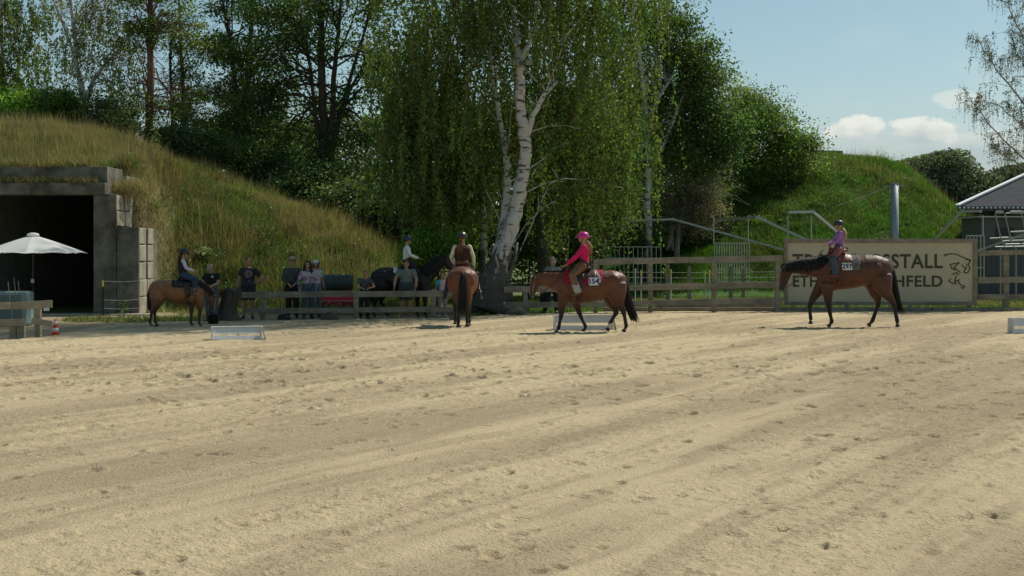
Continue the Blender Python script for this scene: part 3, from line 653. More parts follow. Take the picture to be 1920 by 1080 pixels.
for (px, py, rx, ry, D, c, lab) in ((1175, 440, 50, 40, 62, (.05, .075, .03), 'leafy bush behind the steel bar gate'), (990, 430, 40, 60, 55, (.04, .06, .02), 'shaded bush right of the big birch trunk'), (1320, 440, 60, 30, 66, (.055, .08, .022), 'low bush at the foot of the grey thicket'), (880, 440, 40, 50, 56, (.04, .06, .022), 'shaded bush behind the rider in the brown vest'), (1230, 420, 50, 50, 65, (.05, .07, .03), 'mixed bush between tall birch and grey thicket'), (1080, 450, 50, 50, 57, (.045, .07, .02), 'shaded bush behind the rider in pink')):
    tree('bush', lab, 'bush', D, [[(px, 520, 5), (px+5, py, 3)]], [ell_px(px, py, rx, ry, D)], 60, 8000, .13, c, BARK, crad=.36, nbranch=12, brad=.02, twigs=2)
def wood(name, label, xs, D, zl, zh, n, size, col):
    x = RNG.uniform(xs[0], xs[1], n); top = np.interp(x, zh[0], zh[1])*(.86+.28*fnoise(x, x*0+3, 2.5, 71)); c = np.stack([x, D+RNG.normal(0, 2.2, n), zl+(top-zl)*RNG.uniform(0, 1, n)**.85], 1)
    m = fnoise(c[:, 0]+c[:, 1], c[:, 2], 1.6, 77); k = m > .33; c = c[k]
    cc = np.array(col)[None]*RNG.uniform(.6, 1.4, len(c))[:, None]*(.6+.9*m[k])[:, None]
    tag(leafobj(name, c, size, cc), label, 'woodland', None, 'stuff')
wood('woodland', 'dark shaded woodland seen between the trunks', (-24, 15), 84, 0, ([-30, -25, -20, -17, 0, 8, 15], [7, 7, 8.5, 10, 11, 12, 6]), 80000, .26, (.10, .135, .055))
def farwood():
    n = 80000; prof = np.array([(1640, 306), (1690, 293), (1720, 288), (1752, 276), (1785, 278), (1812, 300), (1840, 318), (1856, 322), (1880, 305), (1905, 296), (1960, 300), (2100, 290)], float)
    D = 175.; x = RNG.uniform(X(1620, D), X(2050, D), n); xp = (prof[:, 0]-960)/F*D; zp = CH+(HZ-prof[:, 1])/F*D
    top = np.interp(x, xp, zp)+.1-1.6*fnoise(x, x*0, 2.4, 90); z = top*RNG.uniform(0.15, 1, n)**.7; y = D+RNG.uniform(-6, 6, n)-(top-z)*.5
    m = fnoise(x, z*1.2, 3.2, 91); cc = np.array([.13, .17, .115])[None]*(.35+1.3*m)[:, None]*RNG.uniform(.75, 1.25, n)[:, None]  # distance haze painted into the leaf colour, paler and bluer
    k = x < X(1850, D); 
    for kk, lab in ((k, 'distant rounded tree belt right of the green mound'), (~k, 'distant dark trees behind the pavilion roof')):
        tag(leafobj('distant_trees', np.stack([x, y, z], 1)[kk], .36, cc[kk]*(1 if kk is k else .6)), lab, 'trees', None, 'stuff')
farwood()
# half bare birch leaning in at the right edge
def bare_birch():
    D = 48.; base = Vector((X(2040, D), D, 0)); root = empty('sparse_birch_tree', base, 0, 'thin leafed birch reaching in from the right edge with arching grey twigs', 'tree')
    mb = MB(); LP = []
    tp = [P(2040, 590, D), P(2035, 430, D), P(2020, 250, D), P(2000, 60, D), P(1990, -150, D)]
    tp[0] = base; mb.tube([p-base for p in tp], [.2, .17, .14, .09, .04], 10)
    limbs = [((2025, 330), (1960, 330), (1900, 280), (1840, 215), (1822, 190)), ((2020, 260), (1950, 230), (1890, 160), (1850, 100), (1838, 80)), ((2012, 180), (1950, 120), (1905, 50), (1880, -20)), ((2030, 370), (1975, 345), (1930, 320), (1880, 290), (1850, 255)), ((2005, 100), (1950, 40), (1915, -30)), ((2022, 300), (1960, 290), (1910, 230), (1870, 195)), ((2020, 240), (1960, 190), (1925, 120), (1900, 90))]
    for li, l in enumerate(limbs):
        pts = [P(a, b, D+random.uniform(-.6, .6)) for a, b in l]; q2 = []
        for i in range(len(pts)-1):
            for k in range(4): q2.append(pts[i].lerp(pts[i+1], k/4)+Vector((random.gauss(0, .03), random.gauss(0, .06), random.gauss(0, .03))))
        q2.append(pts[-1]); m = len(q2); mb.tube([p-base for p in q2], [.036*(1-i/m)+.008 for i in range(m)], 5)
        for k in range(26):
            t = random.uniform(.3, 1); q = on_line(q2, t); e = q+Vector((random.gauss(-.08, .4), random.gauss(0, .5), random.uniform(-.1, .7)))
            b = branch(mb, q-base, e-base, .010, .005, 3, .1, 3)
            for h in range(5):
                s = on_line(b, random.uniform(.2, 1)); L = random.uniform(.25, .9); dx = random.gauss(0, .12)
                w = [s+Vector((dx*L*u, random.gauss(0, .03), -L*u*u+.08*math.sin(u*3))) for u in (0, .33, .66, 1)]
                mb.tube(w, [.005, .004, .0035, .003], 3)
                for _ in range(9): LP.append(on_line(w, random.uniform(.1, 1))+Vector((random.gauss(0, .05), random.gauss(0, .05), random.gauss(0, .05))))
    mb.build('trunk', TWIG, root); LP = np.array([tuple(p) for p in LP]); n = len(LP)
    leafobj('crown', LP, .05, np.array([[.11, .12, .07]])*RNG.uniform(.7, 1.4, (n, 1)), root, droop=.7)
bare_birch()

pw, cw = weeds(mleft, 130, -13, -2.2, 45.8, 54, '', [(.10, .17, .04), (.14, .16, .06), (.13, .08, .05), (.07, .13, .03)])
tag(leafobj('weeds', np.concatenate(pw), .06, np.concatenate(cw)), 'leafy weeds and brown brush scattered over the left mound', 'weeds', None, 'stuff')
pw, cw = weeds(mright, 110, 9, 27, 60, 74, '', [(.10, .20, .04), (.12, .19, .05), (.07, .13, .03)])
tag(leafobj('weeds', np.concatenate(pw), .07, np.concatenate(cw)), 'leafy weeds scattered over the right mound', 'weeds', None, 'stuff')
# ------------------------------------------------------------------ people
SKIN = (.42, .235, .155)
def cmat(name, rough=.85, **k): return pmat(name, (1, 1, 1), rough, .18, 9, .7, 13, attr=True, **k)
SKINM = cmat('skin', .6); CLOTH = cmat('cloth'); LEATH = cmat('leather', .45, spec=.5); HAIRM = cmat('hair', .55); COAT = cmat('horse coat', .5, spec=.35, coat=.06); HELM = cmat('helmet shell', .35, spec=.5)
def cons(c): return lambda co: np.broadcast_to(np.array(c), (len(co), 3))
def hand(mb, w, d, nrm, thumb, curl=.5, s=1.0):
    """palm, four unequal bent fingers and a thumb; w wrist, d direction, nrm palm normal, thumb side vector"""
    d = Vector(d).normalized(); nrm = Vector(nrm); nrm = (nrm-d*nrm.dot(d)).normalized(); t = Vector(thumb); t = (t-d*t.dot(d)-nrm*t.dot(nrm)).normalized(); w = Vector(w)
    mb.tube([w-d*.02, w+d*.03*s, w+d*.07*s, w+d*.092*s], [(.024*s, .017*s), (.036*s, .016*s), (.041*s, .015*s), (.036*s, .012*s)], 10, side=t)
    for i, L in enumerate((.068, .078, .073, .058)):
        b = w+d*.086*s+t*(.030-.0195*i)*s; pts = [b]; a = 0; q = b
        for k, f in enumerate((.45, .32, .25)):
            a += curl*(.9 if k else .6); q = q+(d*math.cos(a)+nrm*math.sin(a))*L*f*s; pts.append(q)
        mb.tube(pts, [.0088*s, .0082*s, .0075*s, .006*s], 7)
    b = w+d*.028*s+t*.034*s; e = b+(d*.6+t*.75+nrm*.3)*.035*s; f = e+(d*.85+t*.2+nrm*.5)*.03*s
    mb.tube([b-t*.012*s, b, e, f], [.012*s, .0115*s, .010*s, .0075*s], 7)
STAND = dict(pelvis=(0, 0, .95), waist=(0, -.005, 1.09), chest=(0, 0, 1.28), neck=(0, .015, 1.46), head=(0, -.01, 1.62), shl=(.17, .01, 1.395), shr=(-.17, .01, 1.395),
             ell=(.235, .03, 1.13), elr=(-.235, .03, 1.13), wrl=(.25, -.06, .90), wrr=(-.25, -.06, .90), hil=(.088, 0, .92), hir=(-.088, 0, .92),
             knl=(.105, -.02, .50), knr=(-.105, -.02, .50), anl=(.12, .03, .085), anr=(-.12, .03, .085), tol=(.15, -.17, .03), tor=(-.15, -.17, .03))
RIDE = dict(pelvis=(0, 0, 0), waist=(0, .02, .13), chest=(0, .005, .32), neck=(0, .01, .49), head=(0, -.02, .645), shl=(.165, .01, .445), shr=(-.165, .01, .445),
            ell=(.20, -.10, .19), elr=(-.20, -.10, .19), wrl=(.06, -.33, .11), wrr=(-.06, -.33, .11), hil=(.10, -.01, -.02), hir=(-.10, -.01, -.02),
            knl=(.29, -.31, -.26), knr=(-.29, -.31, -.26), anl=(.35, -.16, -.70), anr=(-.35, -.16, -.70), tol=(.37, -.33, -.735), tor=(-.37, -.33, -.735))
def person(label, loc, rz, h=1.75, base=STAND, top=((.1, .1, .1), 'short'), vest=None, legs=((.05, .06, .1), 'long'), shoes=(.03, .025, .02), hair=((.08, .05, .03), 'short'), hat=None, skin=SKIN, look=(0, 0), build=1.0, topcol=None, chaps=None, group=None, z0=None, female=False, curl=.6, **J):
    j = {k: Vector(v) for k, v in base.items()}; j.update({k: Vector(v) for k, v in J.items()})
    root = empty('person', loc, rz, label, 'person', group, h/1.75); W = build
    up = (j['neck']-j['pelvis']).normalized(); side = (j['shl']-j['shr']).normalized()
    def torso(mb, off, lo=True, hi=True, w=1.0):
        pts = []; rr = []
        if lo: pts += [j['pelvis']-up*.085, j['pelvis']-up*.03, j['pelvis']+up*.05]; rr += [(.10, .085), (.158, .115), (.160, .112)]
        pts += [j['waist'], j['waist'].lerp(j['chest'], .5), j['chest'], j['chest'].lerp(j['neck'], .45), j['neck']-up*.05, j['neck']-up*.015]
        rr += [(.135, .097), (.148, .105), (.165, .112), (.160, .100), (.115, .075), (.065, .06)]
        mb.tube(pts, [((a*W+off)*w, (b*W+off)*w) for a, b in rr], 18, side=side)
        if female: 
            for s in (-1, 1): mb.ball(j['chest']+side*.075*s+up*.0+side.cross(up)*(-.075 if side.cross(up).y > 0 else .075), (.062+off, .055+off, .06+off))
    def limb(mb, a, b, c, r, off=0, t0=0., t1=1., n=12):
        a, b, c = j[a], j[b], j[c]
        pts = [a, a.lerp(b, .3), a.lerp(b, .75), b, b.lerp(c, .3), b.lerp(c, .7), c]; ts = [0, .15, .375, .5, .65, .85, 1]
        q = [(p, x) for p, x, t in zip(pts, r, ts) if t <= t1+1e-6]
        if t1 < 1:
            tt = t1*2; e = a.lerp(b, tt) if tt <= 1 else b.lerp(c, tt-1); 
            if (q[-1][0]-e).length > .02: q.append((e, np.interp(t1, ts, r)))
        if len(q) < 2: return
        mb.tube([p for p, _ in q], [x*W+off for _, x in q], n)
    AR = [.055, .050, .043, .040, .040, .033, .026]; LR = [.088, .086, .068, .056, .058, .050, .038]
    # body
    b = MB(); torso(b, 0)
    for s in 'lr':
        limb(b, 'sh'+s, 'el'+s, 'wr'+s, AR); limb(b, 'hi'+s, 'kn'+s, 'an'+s, LR)
        a, t = j['an'+s], j['to'+s]; b.tube([a+Vector((0, 0, .0)), a.lerp(t, .4)+Vector((0, 0, -.01)), t], [.036, .034, .022], 10)
    b.tube([j['neck']-up*.05, j['neck']+up*.02, j['head']-Vector((0, 0, .06))], [.062, .054, .056], 12)
    hz, hp = look; Rh = Matrix.Rotation(hz, 3, 'Z') @ Matrix.Rotation(hp, 3, 'X'); hc = j['head']
    def hf(p):
        q = p.copy(); f = (p.z+.115)/.23
        q.x *= .80+.20*min(1, f*1.6); 
        if p.y < 0: q.y *= .93 if f > .45 else .90+.04*f
        if f < .35 and p.y < 0: q.y -= .012
        return q
    b.ball(hc, (.076, .096, .118), 16, 12, Rh, hf)
    hd = lambda x, y, z: hc+Rh @ Vector((x, y, z))
    b.tube([hd(0, -.088, .02), hd(0, -.112, -.018), hd(0, -.10, -.03)], [(.009, .008), (.014, .012), (.012, .006)], 8)
    b.ball(hd(0, -.082, -.088), (.026, .018, .018), 8, 6); b.ball(hd(0, -.094, -.058), (.022, .008, .008), 8, 6)
    for s in (-1, 1): b.ball(hd(.076*s, .008, -.005), (.010, .02, .032), 8, 6)
    ex = MB()
    for s, g in (('l', 1), ('r', -1)):
        w, e = j['wr'+s], j['el'+s]; d = (w-e).normalized(); inn = Vector((-g, -.15, -.1)); fw = Vector((0, -1, .25))
        if base is RIDE or (w.z > .98 and base is STAND): inn = Vector((0, .1, -1)); fw = Vector((-g, -.2, 0))
        hand(ex, w, d if base is STAND else (d+Vector((0, -.8, 0))), inn, fw, curl)
    me = remesh(b, .0135, 3, ex)
    Ri = Rh.transposed()
    def skincol(co):
        c = np.tile(np.array(skin), (len(co), 1)); q = (co-np.array(hc)) @ np.array(Rh)
        fr = q[:, 1] < -.06
        for s in (-1, 1): c[fr & (np.hypot(q[:, 0]-.03*s, (q[:, 2]-.012)*1.5) < .015)] = (.03, .02, .015)
        for s in (-1, 1): c[fr & (np.abs(q[:, 0]-.03*s) < .02) & (np.abs(q[:, 2]-.038) < .006)] = np.array(hair[0])*.7
        c[fr & (np.abs(q[:, 0]) < .024) & (np.abs(q[:, 2]+.06) < .008)] = (.30, .10, .085)
        return c
    finish(me, 'body', SKINM, root, True, colfn=skincol)
    # clothes
    tc, sl = top; t = MB(); torso(t, .012, lo=True); 
    if female and base is STAND: pass
    for s in 'lr': limb(t, 'sh'+s, 'el'+s, 'wr'+s, AR, .012 if sl == 'long' else .015, t1={'long': .96, 'short': .34, 'none': .1}[sl])
    for s in 'lr': t.ball(j['sh'+s]-Vector((0, 0, .008)), .054*W)
    finish(remesh(t, .0165, 3), 'shirt', CLOTH, root, True, colfn=topcol or cons(tc))
    lc, ll = legs; t = MB()
    t.tube([j['pelvis']-up*.10, j['pelvis']-up*.03, j['pelvis']+up*.06, j['waist']-up*.03], [(.11*W, .10*W), (.178*W, .135*W), (.176*W, .13*W), (.158*W, .12*W)], 18, side=side)
    LC = [.105, .105, .086, .074, .072, .066, .060] if base is STAND else [.10, .098, .08, .068, .064, .058, .05]
    for s in 'lr': limb(t, 'hi'+s, 'kn'+s, 'an'+s, LC, .004, t1={'long': .99, 'short': .46, 'skirt': .8}[ll])
    if ll == 'skirt': t.tube([j['waist'], j['pelvis'], j['knl'].lerp(j['knr'], .5), j['anl'].lerp(j['anr'], .5)+Vector((0, 0, .18))], [(.14, .11), (.185, .14), (.20, .17), (.25, .21)], 16, side=side)
    finish(remesh(t, .0165, 3), 'skirt' if ll == 'skirt' else 'trousers', CLOTH, root, True, colfn=cons(lc))
    if vest is not None:
        t = MB(); torso(t, .034, lo=False, w=1.04); t.tube([j['pelvis']+up*.02, j['waist'], j['waist']+up*.08], [(.178, .137), (.165, .125), (.17, .13)], 18, side=side); finish(remesh(t, .018, 3), 'vest', CLOTH, root, True, colfn=cons(vest))
    if chaps is not None:
        for s in 'lr':
            t = MB(); limb(t, 'hi'+s, 'kn'+s, 'an'+s, [.11, .112, .10, .088, .086, .085, .09], .01); finish(remesh(t, .018, 3), 'chap_leg', LEATH, root, True, colfn=chaps if callable(chaps) else cons(chaps))
    for s in 'lr':
        a, q = j['an'+s], j['to'+s]; d = (q-a); hl = a-Vector((d.x, d.y, 0)).normalized()*.05; hl.z = q.z+.005; t = MB()
        t.tube([hl+Vector((0, 0, .012)), hl.lerp(q, .35)+Vector((0, 0, .024)), hl.lerp(q, .7)+Vector((0, 0, .012)), q], [(.034, .042), (.040, .052), (.046, .038), (.034, .026)], 12, side=d.cross(Vector((0, 0, 1))))
        t.tube([hl.lerp(q, .2)+Vector((0, 0, .03)), a+Vector((0, 0, .05 if base is STAND else .16))], [.045, .048], 10); t.build('shoe', LEATH, root, True, colfn=cons(shoes))
    # hair and headgear
    hcol, hs = hair
    if hs != 'none':
        t = MB(); t.ball(hd(0, .016, .022), (.086, .098, .112), 16, 10, Rh, lambda p: Vector((p.x, max(p.y, -.075-.0*p.z) if p.z < .06 else p.y, max(p.z, -.055 if p.y > -.02 else .035))))
        if hs == 'long': t.tube([hd(0, .06, .0), hd(0, .09, -.1), hd(0, .10, -.24), hd(.0, .10, -.34)], [(.085, .04), (.10, .05), (.09, .04), (.04, .02)], 12, side=Rh @ Vector((1, 0, 0)), jit=.12)
        if hs == 'sides':
            for s in (-1, 1): t.tube([hd(.078*s, .0, .05), hd(.098*s, -.01, -.08), hd(.11*s, -.03, -.2), hd(.10*s, -.05, -.3)], [.035, .04, .04, .02], 8, jit=.1)
        if hs == 'bob': t.tube([hd(0, .03, .05), hd(0, .03, -.06), hd(0, .035, -.12)], [(.10, .10), (.108, .09), (.09, .07)], 14, side=Rh @ Vector((1, 0, 0)), jit=.08)
        o = t.build('hair', HAIRM, root, True, colfn=cons(hcol))
        if hs in ('ponytail',):
            for k in range(16):
                s = MB(); dx = random.gauss(0, .022); dy = random.gauss(0, .02); L = random.uniform(.8, 1.1)
                s0 = hd(dx*.4, .09, -.05); t.tube([s0, s0+Vector((dx, .05+dy, -.09)), s0+Vector((dx*1.6, .085+dy, -.2*L)), s0+Vector((dx*2, .07+dy*1.8, -.34*L))], [.014, .017, .014, .004], 5)
            bpy.data.objects.remove(o); t.build('hair', HAIRM, root, True, colfn=cons(hcol))
    if hat:
        ht, hcl = hat; t = MB()
        if ht == 'helmet':
            t.ball(hd(0, .008, .032), (.124, .150, .130), 20, 12, Rh, lambda p: Vector((p.x, p.y, max(p.z, -.035))))
            t.tube([hd(-.08, -.115, .022), hd(-.04, -.158, .020), hd(0, -.17, .020), hd(.04, -.158, .020), hd(.08, -.115, .022)], [(.012, .02), (.012, .03), (.012, .032), (.012, .03), (.012, .02)], 8, side=Rh @ Vector((0, 0, 1)))
            t.build('helmet', HELM, root, True, colfn=cons(hcl))
            q = MB()
            for s in (-1, 1): q.tube([hd(.088*s, .0, .0), hd(.072*s, -.04, -.07), hd(0, -.07, -.118)], .006, 6)
            q.build('chin_strap', CLOTH, root, colfn=cons((.02, .02, .02)))
        elif ht == 'cap':
            t.ball(hd(0, .008, .045), (.094, .108, .085), 18, 10, Rh, lambda p: Vector((p.x, p.y, max(p.z, -.015))))
            t.tube([hd(0, -.07, .04), hd(0, -.13, .032), hd(0, -.175, .02)], [(.075, .006), (.07, .006), (.04, .005)], 10, side=Rh @ Vector((1, 0, 0))); t.build('cap', CLOTH, root, True, colfn=cons(hcl))
        elif ht == 'brim':
            def bf(p): return Vector((p.x*1.75, p.y*1.65, max(min(p.z, 0), -.004)+.28*abs(p.x)**1.5)) if p.z < -.02 else Vector((p.x*.98, p.y, p.z+.004))
            t.ball(hd(0, .005, .075), (.098, .112, .072), 20, 14, Rh, bf)
            t.ball(hd(0, .005, .058), (.175, .185, .007), 22, 8, Rh, lambda p: Vector((p.x, p.y, p.z+1.3*p.x*p.x))); t.build('hat', CLOTH, root, True, colfn=cons(hcl))
    return root
# ------------------------------------------------------------------ horses
class Horse: pass
BASEH = dict(
 st=[(400, 560, 690), (430, 490, 720), (500, 442, 735), (570, 436, 742), (640, 446, 742), (700, 452, 738), (780, 446, 718), (860, 436, 678), (930, 436, 645), (985, 456, 640), (1012, 500, 635), (1030, 550, 620)],
 hw=[.10, .17, .215, .25, .29, .305, .305, .285, .265, .225, .16, .08],
 neck=[(500, 560, 118), (430, 545, 98), (350, 525, 76), (275, 510, 60), (222, 508, 45)],
 head=[(228, 500, 40), (222, 535, 50), (205, 585, 38), (192, 635, 28), (186, 668, 26), (184, 686, 18)],
 ears=(200, 462), eye=(186, 530), poll=(205, 462),
 fl=[(480, 640, 62), (470, 700, 46), (458, 770, 30), (450, 840, 20), (447, 862, 19), (438, 900, 13), (427, 960, 16.5), (417, 985, 13)], flh=(408, 1010),
 fr=[(520, 640, 62), (585, 720, 44), (608, 780, 29), (628, 840, 20), (636, 862, 18), (655, 905, 13), (684, 958, 16.5), (672, 985, 13)], frh=(662, 1008),
 hl=[(950, 570, 95), (960, 660, 80), (975, 720, 54), (1000, 780, 29), (1020, 815, 23), (1030, 860, 15), (1045, 945, 17), (1037, 975, 13)], hlh=(1022, 1003),
 hr=[(930, 570, 95), (910, 680, 76), (930, 745, 48), (958, 800, 29), (965, 832, 23), (940, 875, 15), (903, 940, 17), (898, 970, 13)], hrh=(884, 998),
 tail=[(985, 462), (1025, 500), (1040, 600), (1065, 720), (1110, 850), (1150, 925)], s=385., g=1010., x0=700.)
def horse(label, loc, rz, spec, coat, legcol=(.012, .010, .009), mane=(.012, .010, .009), manelen=.0, near=-1, group=None, scale=1.0, hwm=1.0, flip=False, sock=None, points=True, taildir=0., legw=.15, vox=.0165, muzzle=None):
    S = dict(BASEH); S.update(spec); s, g, x0 = S['s'], S['g'], S['x0']; H = Horse(); fx = -1 if flip else 1
    def C(x, y, ly=0.): return Vector((fx*(x-x0)/s, ly*hwm, (g-y)/s))
    root = empty('horse', loc, rz, label, 'horse', group, scale); H.root = root; H.loc, H.rz, H.scale, H.fx = loc, rz, scale, fx
    xs_ = [(q[0]-x0)/s for q in S['st']]; cz = [(g-(q[1]+q[2])/2)/s for q in S['st']]; hh = [(q[2]-q[1])/2/s for q in S['st']]; hw = [w*hwm for w in S['hw']]
    def surf(x, th, off=0.0):   # x in base (unflipped) metres, th 0 = spine, positive towards the near side
        c, a, b = np.interp(x, xs_, cz), np.interp(x, xs_, hh), np.interp(x, xs_, hw)
        return Vector((fx*x, near*math.sin(th)*(b+off), c+math.cos(th)*(a+off)))
    H.surf = surf; H.C = C
    b = MB(); m = len(xs_); fine = np.linspace(0, m-1, m*3-2)
    b.tube([(fx*np.interp(i, range(m), xs_), 0, np.interp(i, range(m), cz)) for i in fine], [(np.interp(i, range(m), hw), np.interp(i, range(m), hh)) for i in fine], 24, side=(0, 1, 0))
    nk = S['neck']; b.tube([C(x, y) for x, y, r in nk], [(w*hwm*(1+.0*i), r/s) for i, ((x, y, r), w) in enumerate(zip(nk, (.17, .13, .10, .08, .075)))], 20, side=(0, 1, 0))
    hd = S['head']; b.tube([C(x, y) for x, y, r in hd], [(w, r/s) for (x, y, r), w in zip(hd, (.078, .092, .070, .055, .056, .042))], 18, side=(0, 1, 0))
    jx, jy, jr = hd[1]; b.ball(C(jx+14, jy+4), (.085, .07, .095))
    for q in (-1, 1):
        for i_, rx_, rz_, dz_ in ((2, .14, .25, -.02), (3, .10, .16, -.16), (8, .17, .17, .02), (9, .10, .16, -.06)):
            b.ball((fx*(xs_[i_]), q*hw[i_]*.62, cz[i_]+dz_), (rx_, hw[i_]*.46, rz_))
        e = C(*S['ears'], .055*q); b.tube([e-Vector((0, 0, .05)), e, e+Vector((-fx*.0, .012*q, .075))], [.03, .028, .006], 8)
        ey = C(*S['eye'], .082*q/hwm); b.ball(ey, (.022, .016, .02), 8, 6)
    offs = {'fl': near*.135, 'fr': -near*.135, 'hl': near*legw, 'hr': -near*legw}
    HV = []
    for k, o in offs.items():
        L = S[k]; n = len(L); asp = [.62, .72, .85, .95, 1, .95, .95, 1] if k[0] == 'f' else [.55, .62, .75, .8, .85, .9, .95, 1]
        x_, y_, r_ = L[0]; L = [(x_, y_-r_*.75, r_*.35), (x_, y_-r_*.45, r_*.75)]+list(L); asp = [.3, .45]+asp; n = len(L)
        b.tube([C(x, y, o*(.55+.45*min(1, i/3))) for i, (x, y, r) in enumerate(L)], [(r/s*a*1.12, r/s*1.12) for (x, y, r), a in zip(L, asp)], 14, side=(0, 1, 0))
        h = C(*S[k+'h'], o); p = C(L[-1][0], L[-1][1], o); d = (h-p).normalized(); fwd = Vector((-fx, 0, 0))
        t = MB(); base_ = h+fwd*.0; t.tube([p+d*.005, p.lerp(h, .5)+fwd*.008, Vector((h.x, h.y, h.z+.004))+fwd*.012], [.038, .050, .062], 14); HV.append(t)
    me = remesh(b, vox, 4)
    kz = {k: (g-S[k][4][1])/s for k in offs}
    mz = C(hd[-1][0], hd[-1][1]); zk = max(kz.values())+.02; cc = np.array(coat); lg = np.array(legcol); pc = C(*S['ears'])
    def colf(co):
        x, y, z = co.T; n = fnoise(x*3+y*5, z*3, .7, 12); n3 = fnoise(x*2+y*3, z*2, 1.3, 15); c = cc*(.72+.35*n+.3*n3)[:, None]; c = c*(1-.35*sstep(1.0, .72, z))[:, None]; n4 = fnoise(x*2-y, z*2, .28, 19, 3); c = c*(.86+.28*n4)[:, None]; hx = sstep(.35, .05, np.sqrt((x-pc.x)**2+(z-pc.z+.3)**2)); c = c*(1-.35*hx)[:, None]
        # legs black from above the knee, dark muzzle: bay pattern
        if points:
            t = sstep(zk+.16, zk-.04, z+(n-.5)*.08); c = c*(1-t)[:, None]+lg*t[:, None]
            dm = np.sqrt((x-mz.x)**2+(z-mz.z)**2); t = sstep(.20, .05, dm)*.85; c = c*(1-t)[:, None]+np.array((.02, .016, .014))*t[:, None]
            t = sstep(.05, .0, np.abs(z-pc.z-.05))*(np.abs(x-pc.x) < .08); c = c*(1-t*.7)[:, None]
        for q in (-1, 1):
            e = C(*S['eye'], .088*q/hwm); c[((co-np.array(e))**2).sum(1) < .026**2] = (.01, .008, .008)
        if sock:
            for k in sock:
                o = offs[k]*hwm; f = C(S[k][6][0], S[k][6][1]); t = (np.abs(y-o) < .08) & (z < f.z+.03) & (np.abs(x-f.x) < .15); c[t] = (.55, .5, .45)
        if muzzle: c[(np.abs(y) < .035) & (np.sqrt((x-mz.x)**2+(z-mz.z)**2) < .38) & ((x-mz.x)*(-fx) > -.05)] = muzzle
        return c
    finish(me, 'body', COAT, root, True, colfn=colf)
    for t in HV: t.build('hoof', LEATH, root, True, colfn=cons((.045, .036, .03)))
    # tail: bundle of strands
    tp = [C(x, y)+Vector((0, taildir*i/5*.1, 0)) for i, (x, y) in enumerate(S['tail'])]; t = MB()
    for k in range(110):
        a = random.uniform(0, 6.28); r = random.uniform(0, 1)**.5; e = random.uniform(.78, 1.0)
        pts = []; wob = random.gauss(0, .02); wy = random.gauss(0, .015)
        for i in range(9):
            u = i/8*e; w = .035+.06*math.sin(min(u*1.5, 1)*math.pi*.62); q = on_line(tp, u)
            pts.append(q+Vector((math.cos(a)*r*w*1.05+wob*u, math.sin(a)*r*w+wy*u, 0)))
        t.tube(pts, [.010, .013, .014, .014, .013, .012, .010, .008, .003], 4, cap=False)
    t.build('tail', HAIRM, root, True, colfn=cons(mane))
    # mane along the crest
    t = MB(); crest = [C(*S['poll'])]+[C(x, y-r*.97) for x, y, r in nk[::-1]][0:]; crest = [crest[0]]+[C(x, y-r*.99) for x, y, r in nk[:-1][::-1]]
    ns = 150 if manelen > .08 else 90
    for k in range(ns):
        u = (k+random.random())/ns; p = on_line(crest, u*.97); L = manelen*random.uniform(.7, 1.2)*(.75+.5*math.sin(u*math.pi)) if manelen > .08 else .05
        y0 = random.uniform(-.02, .02); bw = np.interp(u, [0, 1], [.085, .16])*hwm; dx = random.gauss(0, .03)
        if manelen > .08: pts = [p+Vector((0, y0, -.02)), p+Vector((0, near*.03, .022)), p+Vector((fx*.01+dx*.3, near*(bw*.55), -.02)), p+Vector((dx, near*(bw+.012), -L*.55)), p+Vector((dx*1.8, near*(bw+.02), -L))]
        else: pts = [p+Vector((0, y0, -.03)), p+Vector((dx*.3, y0, .0)), p+Vector((fx*.02, y0+near*.012, .022))]
        t.tube(pts, [.012]+[.014]*(len(pts)-2)+[.004], 4, cap=False)
    fp = C(*S['poll'])
    for k in range(14):
        y0 = random.gauss(0, .02); t.tube([fp+Vector((0, y0, .0)), fp+Vector((-fx*.07, y0*1.3, -.02)), fp+Vector((-fx*.095, y0*1.8, -.12))], [.012, .012, .003], 4)
    t.build('mane', HAIRM, root, True, colfn=cons(mane))
    return H
def patch(H, x0, x1, t0, t1, off, thick=.012, nx=14, nt=16, edge=None):
    mb = MB(); vs = []
    for lay in (off, off+thick):
        for i in range(nx+1):
            for k in range(nt+1):
                x = x0+(x1-x0)*i/nx; a = t0+(t1-t0)*k/nt; vs.append(H.surf(x, a, lay))
    n = (nx+1)*(nt+1); fs = []
    I = lambda l, i, k: l*n+i*(nt+1)+k
    for i in range(nx):
        for k in range(nt):
            fs.append((I(1, i, k), I(1, i+1, k), I(1, i+1, k+1), I(1, i, k+1))); fs.append((I(0, i, k), I(0, i, k+1), I(0, i+1, k+1), I(0, i+1, k)))
    for i in range(nx): fs += [(I(0, i, 0), I(0, i+1, 0), I(1, i+1, 0), I(1, i, 0)), (I(0, i, nt), I(1, i, nt), I(1, i+1, nt), I(0, i+1, nt))]
    for k in range(nt): fs += [(I(0, 0, k), I(1, 0, k), I(1, 0, k+1), I(0, 0, k+1)), (I(0, nx, k), I(0, nx, k+1), I(1, nx, k+1), I(1, nx, k))]
    return mb.add(vs, fs)
def same(H, name, label, cat): return empty(name, H.loc, H.rz, label, cat, None, H.scale)
def textmesh(s, size, depth=.002, xs=1.0, off=.0, align='CENTER', sp=1.0):
    c = bpy.data.curves.new('t', 'FONT'); c.body = s; c.size = size; c.extrude = depth; c.align_x = align; c.align_y = 'CENTER'; c.offset = off; c.space_character = sp; c.resolution_u = 3
    o = bpy.data.objects.new('t', c); COL.objects.link(o); dg = bpy.context.evaluated_depsgraph_get(); dg.update()
    me = bpy.data.meshes.new_from_object(o.evaluated_get(dg)); bpy.data.objects.remove(o); bpy.data.curves.remove(c)
    me.transform(Matrix.Diagonal((xs, 1, 1, 1))); return me
